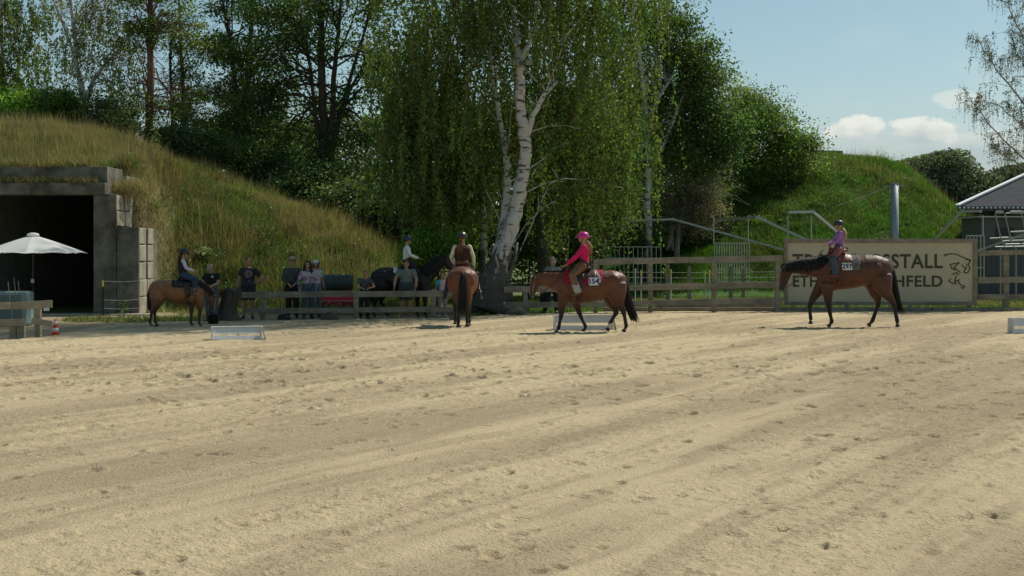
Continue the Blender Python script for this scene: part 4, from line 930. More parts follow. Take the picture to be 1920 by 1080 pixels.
def saddle_pad(H, label, x0, x1, tmax, colf, number=None, numat=None, card=(.2, .16)):
    r = same(H, 'saddle_pad', label, 'saddle pad'); me = patch(H, x0, x1, -tmax, tmax, .008, .016, 30, 40)
    me.build('blanket', CLOTH, r, True, colfn=colf)
    if number:
        x, th = numat; p = H.surf(x, th, .030); nr = (H.surf(x, th, .2)-p).normalized(); sgn = 1 if nr.y < 0 else -1
        ax = Vector((1, 0, 0))*sgn; up = nr.cross(ax); R = Matrix((ax, up, nr)).transposed().to_4x4()
        if up.z < 0: R = Matrix((-ax, -up, nr)).transposed().to_4x4()
        mb = MB(); mb.box((0, 0, 0), (card[0], card[1], .004)); me = mb.mesh('c'); me.transform(Matrix.Translation(p+nr*.035) @ R)
        o = finish(me, 'number_card', CLOTH, r, colfn=cons((.75, .75, .76)))
        t = textmesh(number, card[1]*.92, .002, .95, .004); t.transform(Matrix.Translation(p+nr*.041) @ R); finish(t, 'number', CLOTH, o, colfn=cons((.015, .02, .16) if number == '154' else (.02, .02, .025)))
    return r
def western_saddle(H, label, xc, col, far=True):
    r = same(H, 'western_saddle', label, 'saddle'); c = np.array(col); fx = H.fx; T = lambda x, z, y=0: Vector((fx*(xc+x), y, z)); top = H.surf(xc, 0).z
    patch(H, xc-.27, xc+.30, -1.0, 1.0, .028, .018).build('skirt', LEATH, r, True, colfn=cons(c*.8))
    sy = -1 if H.surf(0, 1).y < 0 else 1
    m = MB(); m.tube([T(-.20, top+.085), T(-.12, top+.075), T(0, top+.045), T(.10, top+.06), T(.17, top+.10)], [(.10, .05), (.12, .04), (.15, .035), (.17, .04), (.17, .045)], 16, side=(0, 1, 0)); m.build('seat', LEATH, r, True, colfn=cons(c))
    m = MB(); m.tube([T(.17, top+.06), T(.20, top+.12), T(.215, top+.175)], [(.18, .03), (.165, .02), (.12, .014)], 14, side=(0, 1, 0)); m.build('cantle', LEATH, r, True, colfn=cons(c*.9))
    m = MB(); m.tube([T(-.20, top+.03), T(-.20, top+.12), T(-.21, top+.15)], [(.15, .07), (.11, .05), (.05, .03)], 14, side=(0, 1, 0)); m.tube([T(-.21, top+.14), T(-.225, top+.20)], [.018, .016], 10); m.ball(T(-.228, top+.21), (.035, .03, .014)); m.build('horn', LEATH, r, True, colfn=cons(c*.7))
    for s in (1, -1):
        pts = [H.surf(xc-.06, s*.5, .05), H.surf(xc-.08, s*.9, .06), H.surf(xc-.10, s*1.3, .065), H.surf(xc-.12, s*1.65, .07)]; pts.append(pts[-1]+Vector((0, 0, -.10)))
        m = MB(); m.tube(pts, [(.10, .008), (.095, .008), (.085, .008), (.055, .008), (.03, .008)], 10, side=(1, 0, 0)); m.build('fender', LEATH, r, True, colfn=cons(c*.75))
        e = pts[-1]+Vector((0, 0, -.07)); m = MB(); m.tube([e+Vector((math.sin(a)*.065, 0, math.cos(a)*.075)) for a in np.linspace(0, 6.283, 15)], [(.03, .008)]*15, 8, side=(0, 1, 0), cap=False); m.build('stirrup', LEATH, r, True, colfn=cons(c*.6))
    pts = [H.surf(xc-.16, a, .012) for a in np.linspace(.8, 2*math.pi-.8, 22)]; m = MB(); m.tube(pts, [(.045, .006)]*22, 6, side=(1, 0, 0)); m.build('girth', LEATH, r, True, colfn=cons(c*.5))
    return r
def bridle(H, S, label, handp, col=(.06, .035, .025), shiny=None):
    S2 = dict(BASEH); S2.update(S); r = same(H, 'bridle', label, 'bridle'); hd = S2['head']; s = S2['s']; C = H.C
    def ring(mb, i, t, rr=.009, w=None):
        x, y, q = [hd[i][k]*(1-t)+hd[i+1][k]*t for k in range(3)]; p = C(x, y); d = (C(*hd[i+1][:2])-C(*hd[i][:2])).normalized(); u = Vector((0, 1, 0)); v = d.cross(u); ww = np.interp(i+t, range(6), (.078, .092, .070, .055, .056, .042))
        mb.tube([p+u*math.cos(a)*(ww+.008)+v*math.sin(a)*(q/s+.008) for a in np.linspace(0, 6.283, 20)], rr, 6, cap=False)
    m = MB(); ring(m, 2, .6); ring(m, 0, .6)
    for q in (-1, 1):
        m.tube([C(*S2['poll'], .04*q), C(hd[0][0]-12, hd[0][1], .088*q), C(hd[2][0], hd[2][1], .082*q), C(hd[3][0], hd[3][1]+10, .068*q)], [.010]*4, 6)
    m.build('headstall', LEATH, r, colfn=cons(col))
    if shiny:
        m = MB()
        for q in (-1, 1):
            m.tube([C(hd[2][0]-2, hd[2][1]-20, .084*q), C(hd[3][0]-2, hd[3][1]+5, .070*q)], [.005, .005], 6); m.ball(C(hd[0][0]-14, hd[0][1]+4, .090*q), (.016, .006, .016)); m.tube([C(hd[3][0], hd[3][1]+5, .070*q), C(hd[4][0]+8, hd[4][1]+26, .072*q)], .005, 6)
        m.build('conchos', GALVL, r)
    bit = C(hd[4][0]+6, hd[4][1]+6, 0)
    m = MB()
    for q in (-1, 1):
        a = bit+Vector((0, .06*q, 0)); b = Vector(handp)+Vector((0, .02*q, 0)); mid = a.lerp(b, .5)+Vector((0, .10*q, -.10)); n2 = b.lerp(mid, .5)+Vector((0, .05*q, -.02)); n1 = a.lerp(mid, .5)+Vector((0, .03*q, -.06))
        m.tube([a, n1, mid, n2, b], .007, 5)
    m.build('reins', LEATH, r, colfn=cons(col))
    return r
# ------------------------------------------------------------------ fences
def fence(label, base, rails, posts, m=WOOD, group=None, th=.045, cat='fence'):
    base = Vector(base); r = empty('wooden_fence', base, 0, label, cat, group)
    for (a, b, h) in rails:
        a = Vector(a); b = Vector(b); n = max(1, int((b-a).length/3.2+.5))
        for i in range(n):
            p, q = a.lerp(b, i/n), a.lerp(b, (i+1)/n); p = p+Vector((.01, 0, random.uniform(-.012, .012))); q = q-Vector((.01, 0, random.uniform(-.012, .012)))
            MB().bar(p-base, q-base, th, h).build('rail', m, r, bev=.006)
    for (p, z, w) in posts:
        p = Vector(p); MB().box((p.x-base.x, p.y-base.y+th/2+w/2+.003, (z-.15)/2), (w, w, z+.15), jit=.008).build('post', m, r, bev=.008)
    return r
# low two-rail fence with the spectators
a, b = 39.4, 40.2
fence('low grey two rail fence the spectators lean on', (X(455, a), a, 0),
 [(P(452, 553, a), P(858, 550, b), .17), (P(460, 583, a), P(866, 580, b), .155)],
 [(P(492, 0, a+.05), .86, .13), (P(667, 0, 39.8), .84, .13), (P(812, 0, 40.05), .85, .13)])
fence('low grey two rail fence between the birch and the sponsor board', (X(940, 43), 43, 0),
 [(P(944, 543, 43), P(1150, 541, 43.6), .19), (P(1150, 541, 43.6), P(1468, 532, 44.6), .19), (P(944, 573, 43), P(1150, 570, 43.6), .18), (P(1150, 570, 43.6), P(1468, 563, 44.6), .18), (P(1112, 491, 43.7), P(1468, 485, 44.6), .19)],
 [(P(985, 0, 43.1), .86, .14), (P(1117, 0, 43.5), 1.7, .14), (P(1220, 0, 43.9), 1.74, .15), (P(1340, 0, 44.2), 1.74, .15), (P(1459, 0, 44.5), 1.76, .15)])
fence('grey fence line of narrow posts farther back beside the steel exerciser', (X(1250, 47), 47, 0),
 [(P(1240, 541, 47), P(1470, 537, 47.6), .12)], [(P(1252, 0, 47), 1.5, .13), (P(1293, 0, 47.1), 1.45, .12), (P(1371, 0, 47.3), 1.45, .12), (P(1394, 0, 47.4), 1.4, .10)])
fence('grey three rail fence right of the sponsor board', (X(1832, 45), 45, 0),
 [(P(1834, 475, 45.3), P(2080, 470, 45.6), .16), (P(1834, 525, 45.3), P(2080, 522, 45.6), .2), (P(1834, 557, 45.3), P(2080, 555, 45.6), .17)],
 [(P(1888, 0, 45.4), 1.95, .17), (P(1985, 0, 45.5), 1.95, .17), (P(2070, 0, 45.5), 1.95, .17)])
L_ = fence('weathered pale fence with broken lower board at the left edge', (X(0, 31.6), 31.6, 0),
 [(P(-130, 577, 30.9), P(20, 573, 31.3), .16), (P(20, 573.5, 31.45), P(99, 570, 31.6), .17), (P(-130, 609, 30.9), P(48, 604, 31.4), .17), (P(58, 602, 31.45), P(99, 606, 31.55), .13)],
 [(P(69, 0, 31.5), .78, .13), (P(22, 0, 31.35), .36, .14), (P(38, 0, 31.4), .36, .14), (P(-60, 0, 31.3), .75, .13)], WOODL, th=.05)
o = MB().box((0, 0, 0), (.13, .006, .07)).build('paper_note', WHITE); o.location = P(87, 580, 31.5); tag(o, 'small white note pinned under the end of the left fence', 'note')
# sleepers along the sand edge
def sleeper(px0, px1, D0, D1, lab, w=.14, h=.13, z=.05):
    a, b = P(px0, 0, D0), P(px1, 0, D1); a.z = b.z = z; o = MB().bar(a-a, b-a, w, h).build('edging_board', WOOD, None, bev=.012); o.location = a
    tag(o, lab, 'edging board', 'wooden edging boards along the sand')
sleeper(1232, 1452, 45.0, 45.4, 'raised grey beam lying along the sand left of the sponsor board', .2, .17, .20)
for i, (p0, p1) in enumerate(((1130, 1238), (1240, 1360), (1362, 1480), (1482, 1580), (1582, 1640), (1642, 1745), (1747, 1850), (1852, 1960), (1962, 2080))):
    sleeper(p0, p1, 44.9+random.uniform(-.05, .05), 44.9+random.uniform(-.05, .05), ('edging board under the end of the raised beam', 'edging board in front of the raised beam, left half', 'edging board in front of the raised beam, right half', 'edging board below the left end of the sponsor board', 'short edging board behind the belly of the 297 horse', 'edging board behind the hind legs of the 297 horse', 'edging board below the right end of the sponsor board', 'edging board below the right fence', 'last edging board at the right photo edge')[i], .12, .16, .07)
# ------------------------------------------------------------------ sponsor board
def board():
    D = 45.; SX = lambda x: 1440+x/4.155; SY = lambda y: 380+y/4.155
    x0, x1, z0, z1 = X(1470, D), X(1833, D), Z(572, D), Z(448, D); base = Vector((x0, D, 0)); r = empty('sponsor_board', base, 0, 'large beige board reading TRAININGSSTALL with a black horse drawing, in a grey frame', 'sign board')
    PAN = pmat('beige board', (.47, .425, .31), .8, .05, 1.2, dark=(.40, .36, .26), darkamt=.3); INK = pmat('sign lettering', (.065, .065, .04), .8, .1)
    w, h = x1-x0, z1-z0
    MB().box((w/2, .05, z0+h/2), (w-.1, .03, h-.1)).build('panel', PAN, r)
    for (c, d) in (((w/2, .03, z1-.06), (w, .10, .13)), ((w/2, .03, z0+.05), (w, .10, .11)), ((.06, .03, z0+h/2), (.12, .095, h-.24)), ((w-.07, .03, z0+h/2), (.14, .095, h-.24))): MB().box(c, d).build('frame', WOOD, r, bev=.006)
    for px in (1489, 1590, 1708, 1819): MB().box((X(px, D)-x0, .13, (z0+.2)/2), (.14, .10, z0+.35)).build('leg', WOODL if px in (1489, 1708) else WOOD, r, bev=.006)
    def line(s, px0, px1, py0, py1):
        me = textmesh(s, 1, .004, 1, .022, 'LEFT', 1.06); co = np.empty(len(me.vertices)*3); me.vertices.foreach_get('co', co); co = co.reshape(-1, 3); mn, mxx = co.min(0), co.max(0)
        sx = (X(px1, D)-X(px0, D))/(mxx[0]-mn[0]); sz = (Z(py0, D)-Z(py1, D))/(mxx[1]-mn[1]); V = np.stack([(co[:, 0]-mn[0])*sx+X(px0, D)-x0, .029-co[:, 2]*.6, (co[:, 1]-mn[1])*sz+Z(py1, D)], 1)
        me.vertices.foreach_set('co', V.ravel()); me.update(); finish(me, 'lettering', INK, r)
    line('TRAININGSSTALL', 1486, 1768, 476, 503.5); line('ETHEN', 1487, 1573, 516.5, 538); line('HIRSCHFELD', 1589, 1768, 516.5, 538)
    S = [[(1372, 408), (1420, 398), (1470, 402), (1530, 430), (1582, 450)], [(1380, 416), (1402, 404)], [(1540, 438), (1580, 452), (1562, 480), (1576, 512), (1558, 546), (1532, 546)], [(1512, 484), (1540, 514), (1528, 540)], [(1552, 478), (1546, 520)],
         [(1420, 482), (1492, 468), (1450, 505), (1470, 520), (1500, 545)], [(1424, 486), (1432, 510), (1462, 526)], [(1435, 560), (1470, 546), (1490, 562)], [(1410, 606), (1440, 630), (1472, 632)], [(1430, 590), (1414, 606)], [(1470, 566), (1456, 620), (1492, 600)], [(1485, 612), (1500, 640), (1535, 652), (1524, 668), (1506, 660)]]
    mb = MB()
    for s in S:
        pts = [Vector((X(SX(x), D)-x0, .026, Z(SY(y), D))) for x, y in s]
        for p, q in zip(pts[:-1], pts[1:]):
            d = (q-p).normalized(); mb.bar(p-d*.008, q+d*.008, .034 if len(s) > 2 else .024, .006, Vector((0, 1, 0)))
    mb.build('horse_drawing', INK, r)
board()
# ------------------------------------------------------------------ horse walker (rotating exerciser)
def walker():
    c = Vector((16.0, 58, 0)); r = empty('horse_walker', c, 0, 'galvanised rotating horse exerciser with central mast, bent arms and hanging bar gates', 'horse walker')
    pz = Z(345, 58)
    MB().tube([(0, 0, 0), (0, 0, pz)], .17, 18).build('mast', GALV, r, True)
    m = MB(); m.box((0, 0, pz-.12), (.5, .06, .05)); m.tube([(-.5, 0, pz-.1), (.5, 0, pz-.05)], .015, 6); m.box((0, 0, pz+.02), (.3, .3, .06)); m.build('mast_bracket', GALV, r)
    MB().tube([(0, 0, .2), (0, 0, .9)], [.45, .38], 16).build('hub', GALV, r, True)
    hub = Vector((0, 0, .75))
    A = [((1262, 411), (1153, 415), 58, 58, None), ((1419, 407), (1340, 413), 53, 54.5, (436, 527)), ((1524, 397), (1477, 398), 51, 50, (451, 530)), ((1803, 396), (1839, 396), 50, 48.5, (442, 522)), ((1960, 425), (2060, 424), 55, 55, None)]
    for (e, o, De, Do, g) in A:
        E = P(*e, De)-c; O = P(*o, Do)-c; arm = MB(); mt = GALVL if e[0] in (1524, 1803) else GALV
        MB().bar(hub, E, .085, .085).build('arm', mt, r); arm.bar(E-(O-E).normalized()*.04, O, .085, .09); arm.box(E, (.12, .12, .12)); arm.build('outer_arm', mt, r)
    def gate(p0, p1, D, y0, y1, n, mid=None, hang=None):
        a, b = Vector((X(p0, D), D, 0))-c, Vector((X(p1, D), D, 0))-c; zt, zb = Z(y0, D), Z(y1, D); m = MB(); V = lambda p, z: Vector((p.x, p.y, z))
        for z in [zt, zb]+([Z(mid, D)] if mid else []): m.tube([V(a, z), V(b, z)], .022, 6)
        for i in range(n+1): p = a.lerp(b, i/n); m.tube([V(p, zb), V(p, zt)], .016, 5)
        if hang:
            for hp in hang: p = Vector((X(hp, D), D, 0))-c; m.tube([V(p, zt), V(p, Z(404, D))], .022, 6)
        m.build('bar_gate', GALVL, r)
    gate(1127, 1239, 58, 463, 531, 13, 484); gate(1339, 1405, 54, 456, 528, 14, 505, (1338, 1403)); gate(1477, 1530, 50, 452, 528, 8, None, (1477, 1521)); gate(1812, 1845, 49, 442, 522, 5, 502, (1843,))
    cab = MB(); 
    w0 = P(1570, 386, 56)-c
    cab.tube([Vector((-.17, 0, pz-.1)), w0], .006, 4); cab.build('cable', GALV, r)
walker()
def wire_fence(px0, px1, D, rows, posts, label):
    base = Vector((X(px0, D), D, 0)); r = empty('electric_fence', base, 0, label, 'electric fence'); Wm = pmat('fence tape', (.45, .47, .42), .6, .1)
    for py in rows:
        a, b = P(px0, py, D)-base, P(px1, py-.5, D)-base; MB().tube([a, a.lerp(b, .5)-Vector((0, 0, .03)), b], .006, 4).build('wire', Wm, r)
    YP = pmat('yellow insulator', (.70, .62, .12), .5, .1); WP = pmat('white stake', (.6, .6, .55), .6, .1)
    for px, py in posts:
        p = P(px, py, D)-base; s = MB().tube([(p.x, 0, 0), (p.x, 0, p.z-.1)], .022, 6).build('stake', WP if px > 1100 else BLACKP, r); MB().tube([(p.x, 0, p.z-.2), (p.x, 0, p.z-.06), (p.x, 0, p.z)], [.028, .035, .02], 8).build('insulator', YP if px < 600 or px % 3 else WP, s)
wire_fence(193, 262, 42.2, (527, 562, 578), ((193, 525),), 'electric fence with a yellow topped stake in front of the shelter')
wire_fence(925, 1125, 47, (515, 530), ((948, 513), (980, 510)), 'electric fence with pale stake tops beside the big birch')
wire_fence(1125, 1475, 52, (510, 520), ((1163, 506), (1191, 503), (1202, 506), (1258, 505), (1322, 508), (1330, 506)), 'electric fence with white and yellow stake tops behind the grey fence')
wire_fence(1834, 2000, 58, (505,), ((1860, 505), (1894, 480)), 'electric fence wire behind the right fence')
o = MB().box((0, 0, .0), (5, .5, .22), jit=.06).build('concrete_sill', CONCL, None, bev=.04); o.location = (X(1215, 50), 50, .05); tag(o, 'pale rubble sill on the ground behind the rump of the 154 horse', 'concrete sill')
# ------------------------------------------------------------------ pavilion
def pavilion():
    c = P(1795, 387, 62); c.z = 0; r = empty('pavilion', c, 0, 'open pavilion with dark grey hipped roof and pale edge at the right', 'pavilion')
    z0 = Z(387, 62); w = 15.; d = 12.; ap = [(8.0, 6, z0+3.0), (11.2, 6, z0+3.0)]
    RT = pmat('grey roof tiles', (.05, .053, .06), .95, .22, 2.5, .7, 9, stretch=(1, 1, 6)); TRIM_LIGHT = pmat('pale roof trim and eave light', (.85, .86, .84), .6, .05)
    v = [(0, 0, z0), (w, 0, z0), (w, d, z0), (5.4, d, z0), *ap]; m = MB(); m.add(v+[(a, b, e-.12) for a, b, e in v], [(0, 1, 5, 4), (1, 2, 5), (2, 3, 4, 5), (3, 0, 4), (6, 10, 11, 7), (7, 11, 8), (8, 11, 10, 9), (9, 10, 6), (0, 6, 7, 1), (1, 7, 8, 2), (2, 8, 9, 3), (3, 9, 6, 0)]); m.build('roof', RT, r)
    m = MB(); m.bar(Vector(v[0])+Vector((0, 0, .05)), Vector(v[4])+Vector((0, 0, .05)), .22, .07); m.bar(Vector(v[3])+Vector((0, 0, .05)), Vector(v[4])+Vector((0, 0, .05)), .22, .07); m.bar(Vector(v[4])+Vector((0, 0, .06)), Vector(v[5])+Vector((0, 0, .06)), .22, .07); m.build('hip_trim', TRIM_LIGHT, r)
    m = MB(); m.box((w/2, -.03, z0-.13), (w, .05, .16)); m.build('fascia', WOODD, r)
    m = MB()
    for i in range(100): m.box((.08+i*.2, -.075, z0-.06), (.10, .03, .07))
    m.build('eave_light_dots', TRIM_LIGHT, r)  # white blocks stand in for sunlight showing through the eave
    for x in (1.9, 5.5, 9.2, 13): MB().box((x, .5, z0/2-.1), (.22, .22, z0-.2)).build('post', WOODD, r)
    MB().box((8.5, 8, z0/2-.1), (13, .2, z0-.3)).build('back_wall', pmat('dark boards', (.04, .032, .028), .9, .2), r)
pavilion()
def container():
    D = 57.; x0 = X(1838, D); c = Vector((x0, D, 0)); r = empty('grey_container', c, 0, 'grey metal container with a small dark window under the pavilion eave', 'container'); G = pmat('grey painted metal', (.11, .115, .115), .6, .12, 2, dark=(.07, .07, .065), darkamt=.4)
    z = Z(408, D); m = MB(); m.box((3, 1.2, z/2+.05), (6, 2.4, z-.1)); m.build('body', G, r, bev=.03); m = MB()
    m.box((3, 1.1, z+.03), (6.3, 2.8, .06)); m.build('lid', GALVL, r)
    MB().box((1.0, -.015, z-.62), (.75, .04, .42)).build('window', pmat('dark glass', (.03, .035, .035), .2, .05), r)
    m = MB(); 
    for i in range(30): m.box((.1+i*.2, -.012, z*.35), (.05, .02, z*.6))
    m.build('ribs', G, r)
container()
def rack():
    D = 52.; c = Vector((X(1867, D), D, 0)); r = empty('steel_tube_rack', c, 0, 'stack of bent shiny steel tube frames in front of the grey container', 'steel frames')
    q = lambda px, py, d=0: P(px, py, D+d)-c
    for px in (1866, 1884, 1915): MB().tube([q(px, 400), q(px+9, 440), q(px+18, 465)], .022, 7).build('upright', GALV, r)
    for (a, b, d) in (((1868, 398), (1880, 397), 0), ((1886, 400), (1935, 396), .2), ((1872, 446), (1930, 444), .1), ((1880, 452), (1940, 450), .0), ((1884, 458), (1940, 457), -.2), ((1866, 463), (1938, 462), .3), ((1895, 435), (1935, 433), .2), ((1856, 447), (1890, 446), .2)):
        MB().tube([q(*a, d), q(*b, d)], .03, 7).build('crossbar', GALVL if a[0] % 3 else GALV, r)
    for px, w in ((1868, 12), (1893, 26)): MB().box(q(px+w/2, 398, .1), (w*D/F, .35, .10), tap=.8, jit=.02).build('seat_pad', pmat('pale padding', (.42, .38, .37), .8, .1), r, bev=.02)
    for px in (1876, 1905, 1932): MB().tube([q(px, 465, .2), Vector((q(px, 465, .2).x, .2, 0))], .025, 6).build('leg', GALV, r)
rack()
# ------------------------------------------------------------------ small things
def cavaletto(px, row, wm, lab, rz=0, h=.27):
    D = CH*F/(row-HZ); r = empty('jump_box', (X(px, D)+wm/2, D+.1, .02), rz, lab, 'jump box', 'low white jump boxes on the sand'); w = wm/2
    def board(z0, z1, s, name='board'):
        y = lambda z: s*(.20-(.16*z/h)); m = MB(); v = []
        for x in (-w, w):
            for z in (z0, z1):
                for t in (0, .018): v.append((x, y(z)+(-s)*t, z))
        m.add(v, [(0, 4, 6, 2), (1, 3, 7, 5), (2, 6, 7, 3), (0, 1, 5, 4), (0, 2, 3, 1), (4, 5, 7, 6)]); m.build(name, WHITE, r)
    board(h*.52, h*.98, -1); board(h*.05, h*.34, -1); board(h*.52, h*.98, 1)
    for s in (-1, 1):
        for x in (-w+.012, w*.05, w-.012) if s < 0 else (-w+.012, w-.012): MB().bar((x, s*.178, .0), (x, s*.022, h*.97), .05 if abs(x) < w*.5 else .022, .022).build('strut', WHITE, r)
    for s in (-1, 1): MB().bar((s*(w+.004), 0, h+.0), (s*(w+(.09 if s > 0 else .015)), 0, 0.005), .38, .02).build('end_board', WHITE, r)
    MB().box((0, 0, h+.012), (2*w+.06, .11, .022)).build('top_rail', WHITE, r)
cavaletto(397, 639, 1.06, 'low white jump box left of the middle in front of the stump', .22)
cavaletto(1040, 621, 1.42, 'low white jump box behind the legs of the 154 horse', .05, .36)
cavaletto(1899, 628, 1.25, 'low white jump box cut by the right photo edge', 0, .36)
def cone():
    r = empty('traffic_cone', GP(104, 631), 0, 'small orange red cone with two white bands by the end of the left fence', 'traffic cone'); h = .40; R = lambda z: .085-.062*z/h
    OR = pmat('orange red plastic', (.62, .05, .035), .5, .08); WH = pmat('white band', (.72, .72, .70), .5, .05)
    MB().box((0, 0, .017), (.25, .25, .03)).build('base', OR, r, bev=.008)
    MB().tube([(0, 0, z) for z in np.linspace(.03, h, 8)], [R(z) for z in np.linspace(0, h, 8)], 20).build('body', OR, r, True)
    for a, b in ((.10, .19), (.26, .35)): MB().tube([(0, 0, a+.02), (0, 0, b+.01)], [R(a)+.005, R(b)+.004], 20).build('band', WH, r, True)
cone()
def umbrella():
    D = 38.; c = Vector((X(62, D), D, 0)); r = empty('parasol', c, 0, 'open white parasol in front of the dark shelter doorway', 'parasol'); zt, zr = Z(441, D), Z(475, D); CL = pmat('white canvas', (.80, .80, .76), .9, .04, 3)
    nt = CL.node_tree
    m = MB(); n = 8; Rr = 1.44; rows = 8; sub = 6; vs = [(0, 0, zt)]
    for i in range(1, rows+1):
        t = i/rows
        for j in range(n*sub):
            a = 2*math.pi*(j/(n*sub)+.5/n*0)+.2; k = (j % sub)/sub; e = 1-.075*math.sin(k*math.pi)*t; vs.append((math.cos(a)*Rr*t*e, math.sin(a)*Rr*t*e, zt-(zt-zr)*(t**1.15)-.035*math.sin(k*math.pi)*t*(-1 if t > .99 else 1)))
    fs = [(0, 1+j, 1+(j+1) % (n*sub)) for j in range(n*sub)]
    for i in range(rows-1):
        for j in range(n*sub): a = 1+i*n*sub+j; b = 1+i*n*sub+(j+1) % (n*sub); fs.append((a, a+n*sub, b+n*sub, b))
    m.add(vs, fs); CL = leafmat('white canvas', .5, (1, 1, 1)); o = m.build('canopy', CL, r, False, colfn=cons((.88, .88, .86))); s = o.modifiers.new('s', 'SOLIDIFY'); s.thickness = .006
    MB().tube([(0, 0, zt-.02), (0, 0, zt+.04), (0, 0, zt+.07)], [.17, .15, .05], 16).build('vent_cap', CL, r, True, colfn=cons((.88, .88, .86)))
    MB().tube([(0, 0, 0), (0, 0, zt)], .024, 10).build('pole', BLACKP, r, True)
    for j in range(8):
        a = 2*math.pi*j/8+.2; MB().bar((0, 0, zt-.06), (math.cos(a)*1.38, math.sin(a)*1.38, zr+.0), .016, .016).build('rib', BLACKP, r)
    MB().tube([(0, 0, 0), (0, 0, .09)], [.28, .25], 20).build('base', BLACKP, r); m = MB(); m.box((0, -.04, 1.15), (.07, .07, .1)); m.tube([(0, -.05, 1.15), (.02, -.12, 1.22), (.05, -.13, 1.14)], .01, 6); m.build('crank', GALVL, r)
umbrella()
def storage():
    D = 36.5; r = empty('storage_box', (X(-10, D), D, 0), .04, 'pale blue green padded cabinet with framed panels behind the left fence', 'cabinet'); G = pmat('pale blue green paint', (.22, .30, .28), .6, .1, 4); G2 = pmat('deeper blue green panel', (.10, .16, .15), .5, .1, 4)
    x0, x1, z = X(-70, D)-X(-10, D), X(57, D)-X(-10, D), Z(546, D)
    MB().box(((x0+x1)/2, 0, z/2), (x1-x0, .7, z)).build('body', G, r, bev=.08)
    for (a, b, c, d) in ((.1, .8, .56, .82), (-.75, .0, .56, .82), (.1, .8, .12, .46), (-.75, .0, .12, .46)): MB().box(((a+b)/2, -.352, (c+d)/2), (b-a, .02, d-c)).build('panel', G2, r, bev=.006)
    for px, t in ((15, 528), (26, 520), (34, 527)):
        p = P(px, t, 33.0); q = Vector((p.x+.12, 33.05, 0)); o = MB().tube([(0, 0, 0), p-q], .012, 6).build('wooden_stick', WOODL if px == 15 else WOOD); o.location = q; tag(o, {15: 'leftmost and shortest of the three thin sticks behind the left fence', 26: 'tallest thin stick, middle of three behind the left fence', 34: 'thin stick nearest the parasol pole behind the left fence'}[px], 'stick')
storage()
def stump():
    b = P(425, 0, 38.6); b.z = 0; r = empty('tree_stump', b, 0, 'big dark gnarled stump between the drinking pony and the low fence', 'stump'); m = MB()
    n_ = 30; lv = [(0, -.05, .40), (0, .06, .34), (.01, .18, .27), (.04, .38, .235), (.09, .55, .225), (.15, .72, .225), (.19, .82, .20), (.21, .86, .12)]; ph = [random.uniform(-.1, .1) for _ in range(n_)]
    vs = [(xx+math.cos(6.2832*q/n_)*rr*(1+.16*math.sin(q*.9)+ph[q]+(.22*max(0, math.sin(q*1.05+1)) if zz < .15 else 0)), math.sin(6.2832*q/n_)*rr*(1+ph[(q*7) % n_]), zz+(.10*math.sin(q*.45+1)+ph[q]*.6 if zz > .7 else 0)) for xx, zz, rr in lv for q in range(n_)]
    m.add(vs, [(a*n_+q, a*n_+(q+1) % n_, (a+1)*n_+(q+1) % n_, (a+1)*n_+q) for a in range(len(lv)-1) for q in range(n_)]+[tuple((len(lv)-1)*n_+q for q in range(n_))]); o = m.build('bark', BARK, r, True)
    m = MB(); m.tube([(.20, 0, .84), (.215, 0, .885)], [.13, .09], 14, jit=.15); m.build('cut_top', WOODD, r)
    m = MB(); m.tube([(-.35, .05, -.03), (-.33, .05, .2), (-.28, .05, .36)], [.2, .18, .12], 14, jit=.15); m.build('side_stub', BARK, r, True)
    n = 500; C = np.array([[-.10, .05, .80]])+RNG.normal(size=(n, 3))*[.16, .08, .08]; leafobj('dry_foliage', C, .05, np.array([[.22, .13, .09]])*RNG.uniform(.5, 1.4, (n, 1)), r)
stump()
def bucket():
    b = GP(400, 609); r = empty('bucket', b, 0, 'black water bucket under the muzzle of the small horse', 'bucket'); n = 24; prof = [(.13, 0), (.17, .26), (.185, .27), (.185, .285), (.165, .285), (.155, .25), (.12, .02)]
    m = MB(); vs = [(rr*math.cos(2*math.pi*j/n), rr*math.sin(2*math.pi*j/n), z) for rr, z in prof for j in range(n)]; fs = [(i*n+j, i*n+(j+1) % n, (i+1)*n+(j+1) % n, (i+1)*n+j) for i in range(len(prof)-1) for j in range(n)]; fs += [tuple(range(n))[::-1], tuple((len(prof)-1)*n+j for j in range(n))]; m.add(vs, fs).build('tub', BLACKP, r, True)
    MB().tube([(-.185, 0, .27), (-.15, -.05, .2), (0, -.09, .14), (.15, -.05, .2), (.185, 0, .27)], .006, 6).build('handle', GALV, r)
bucket()
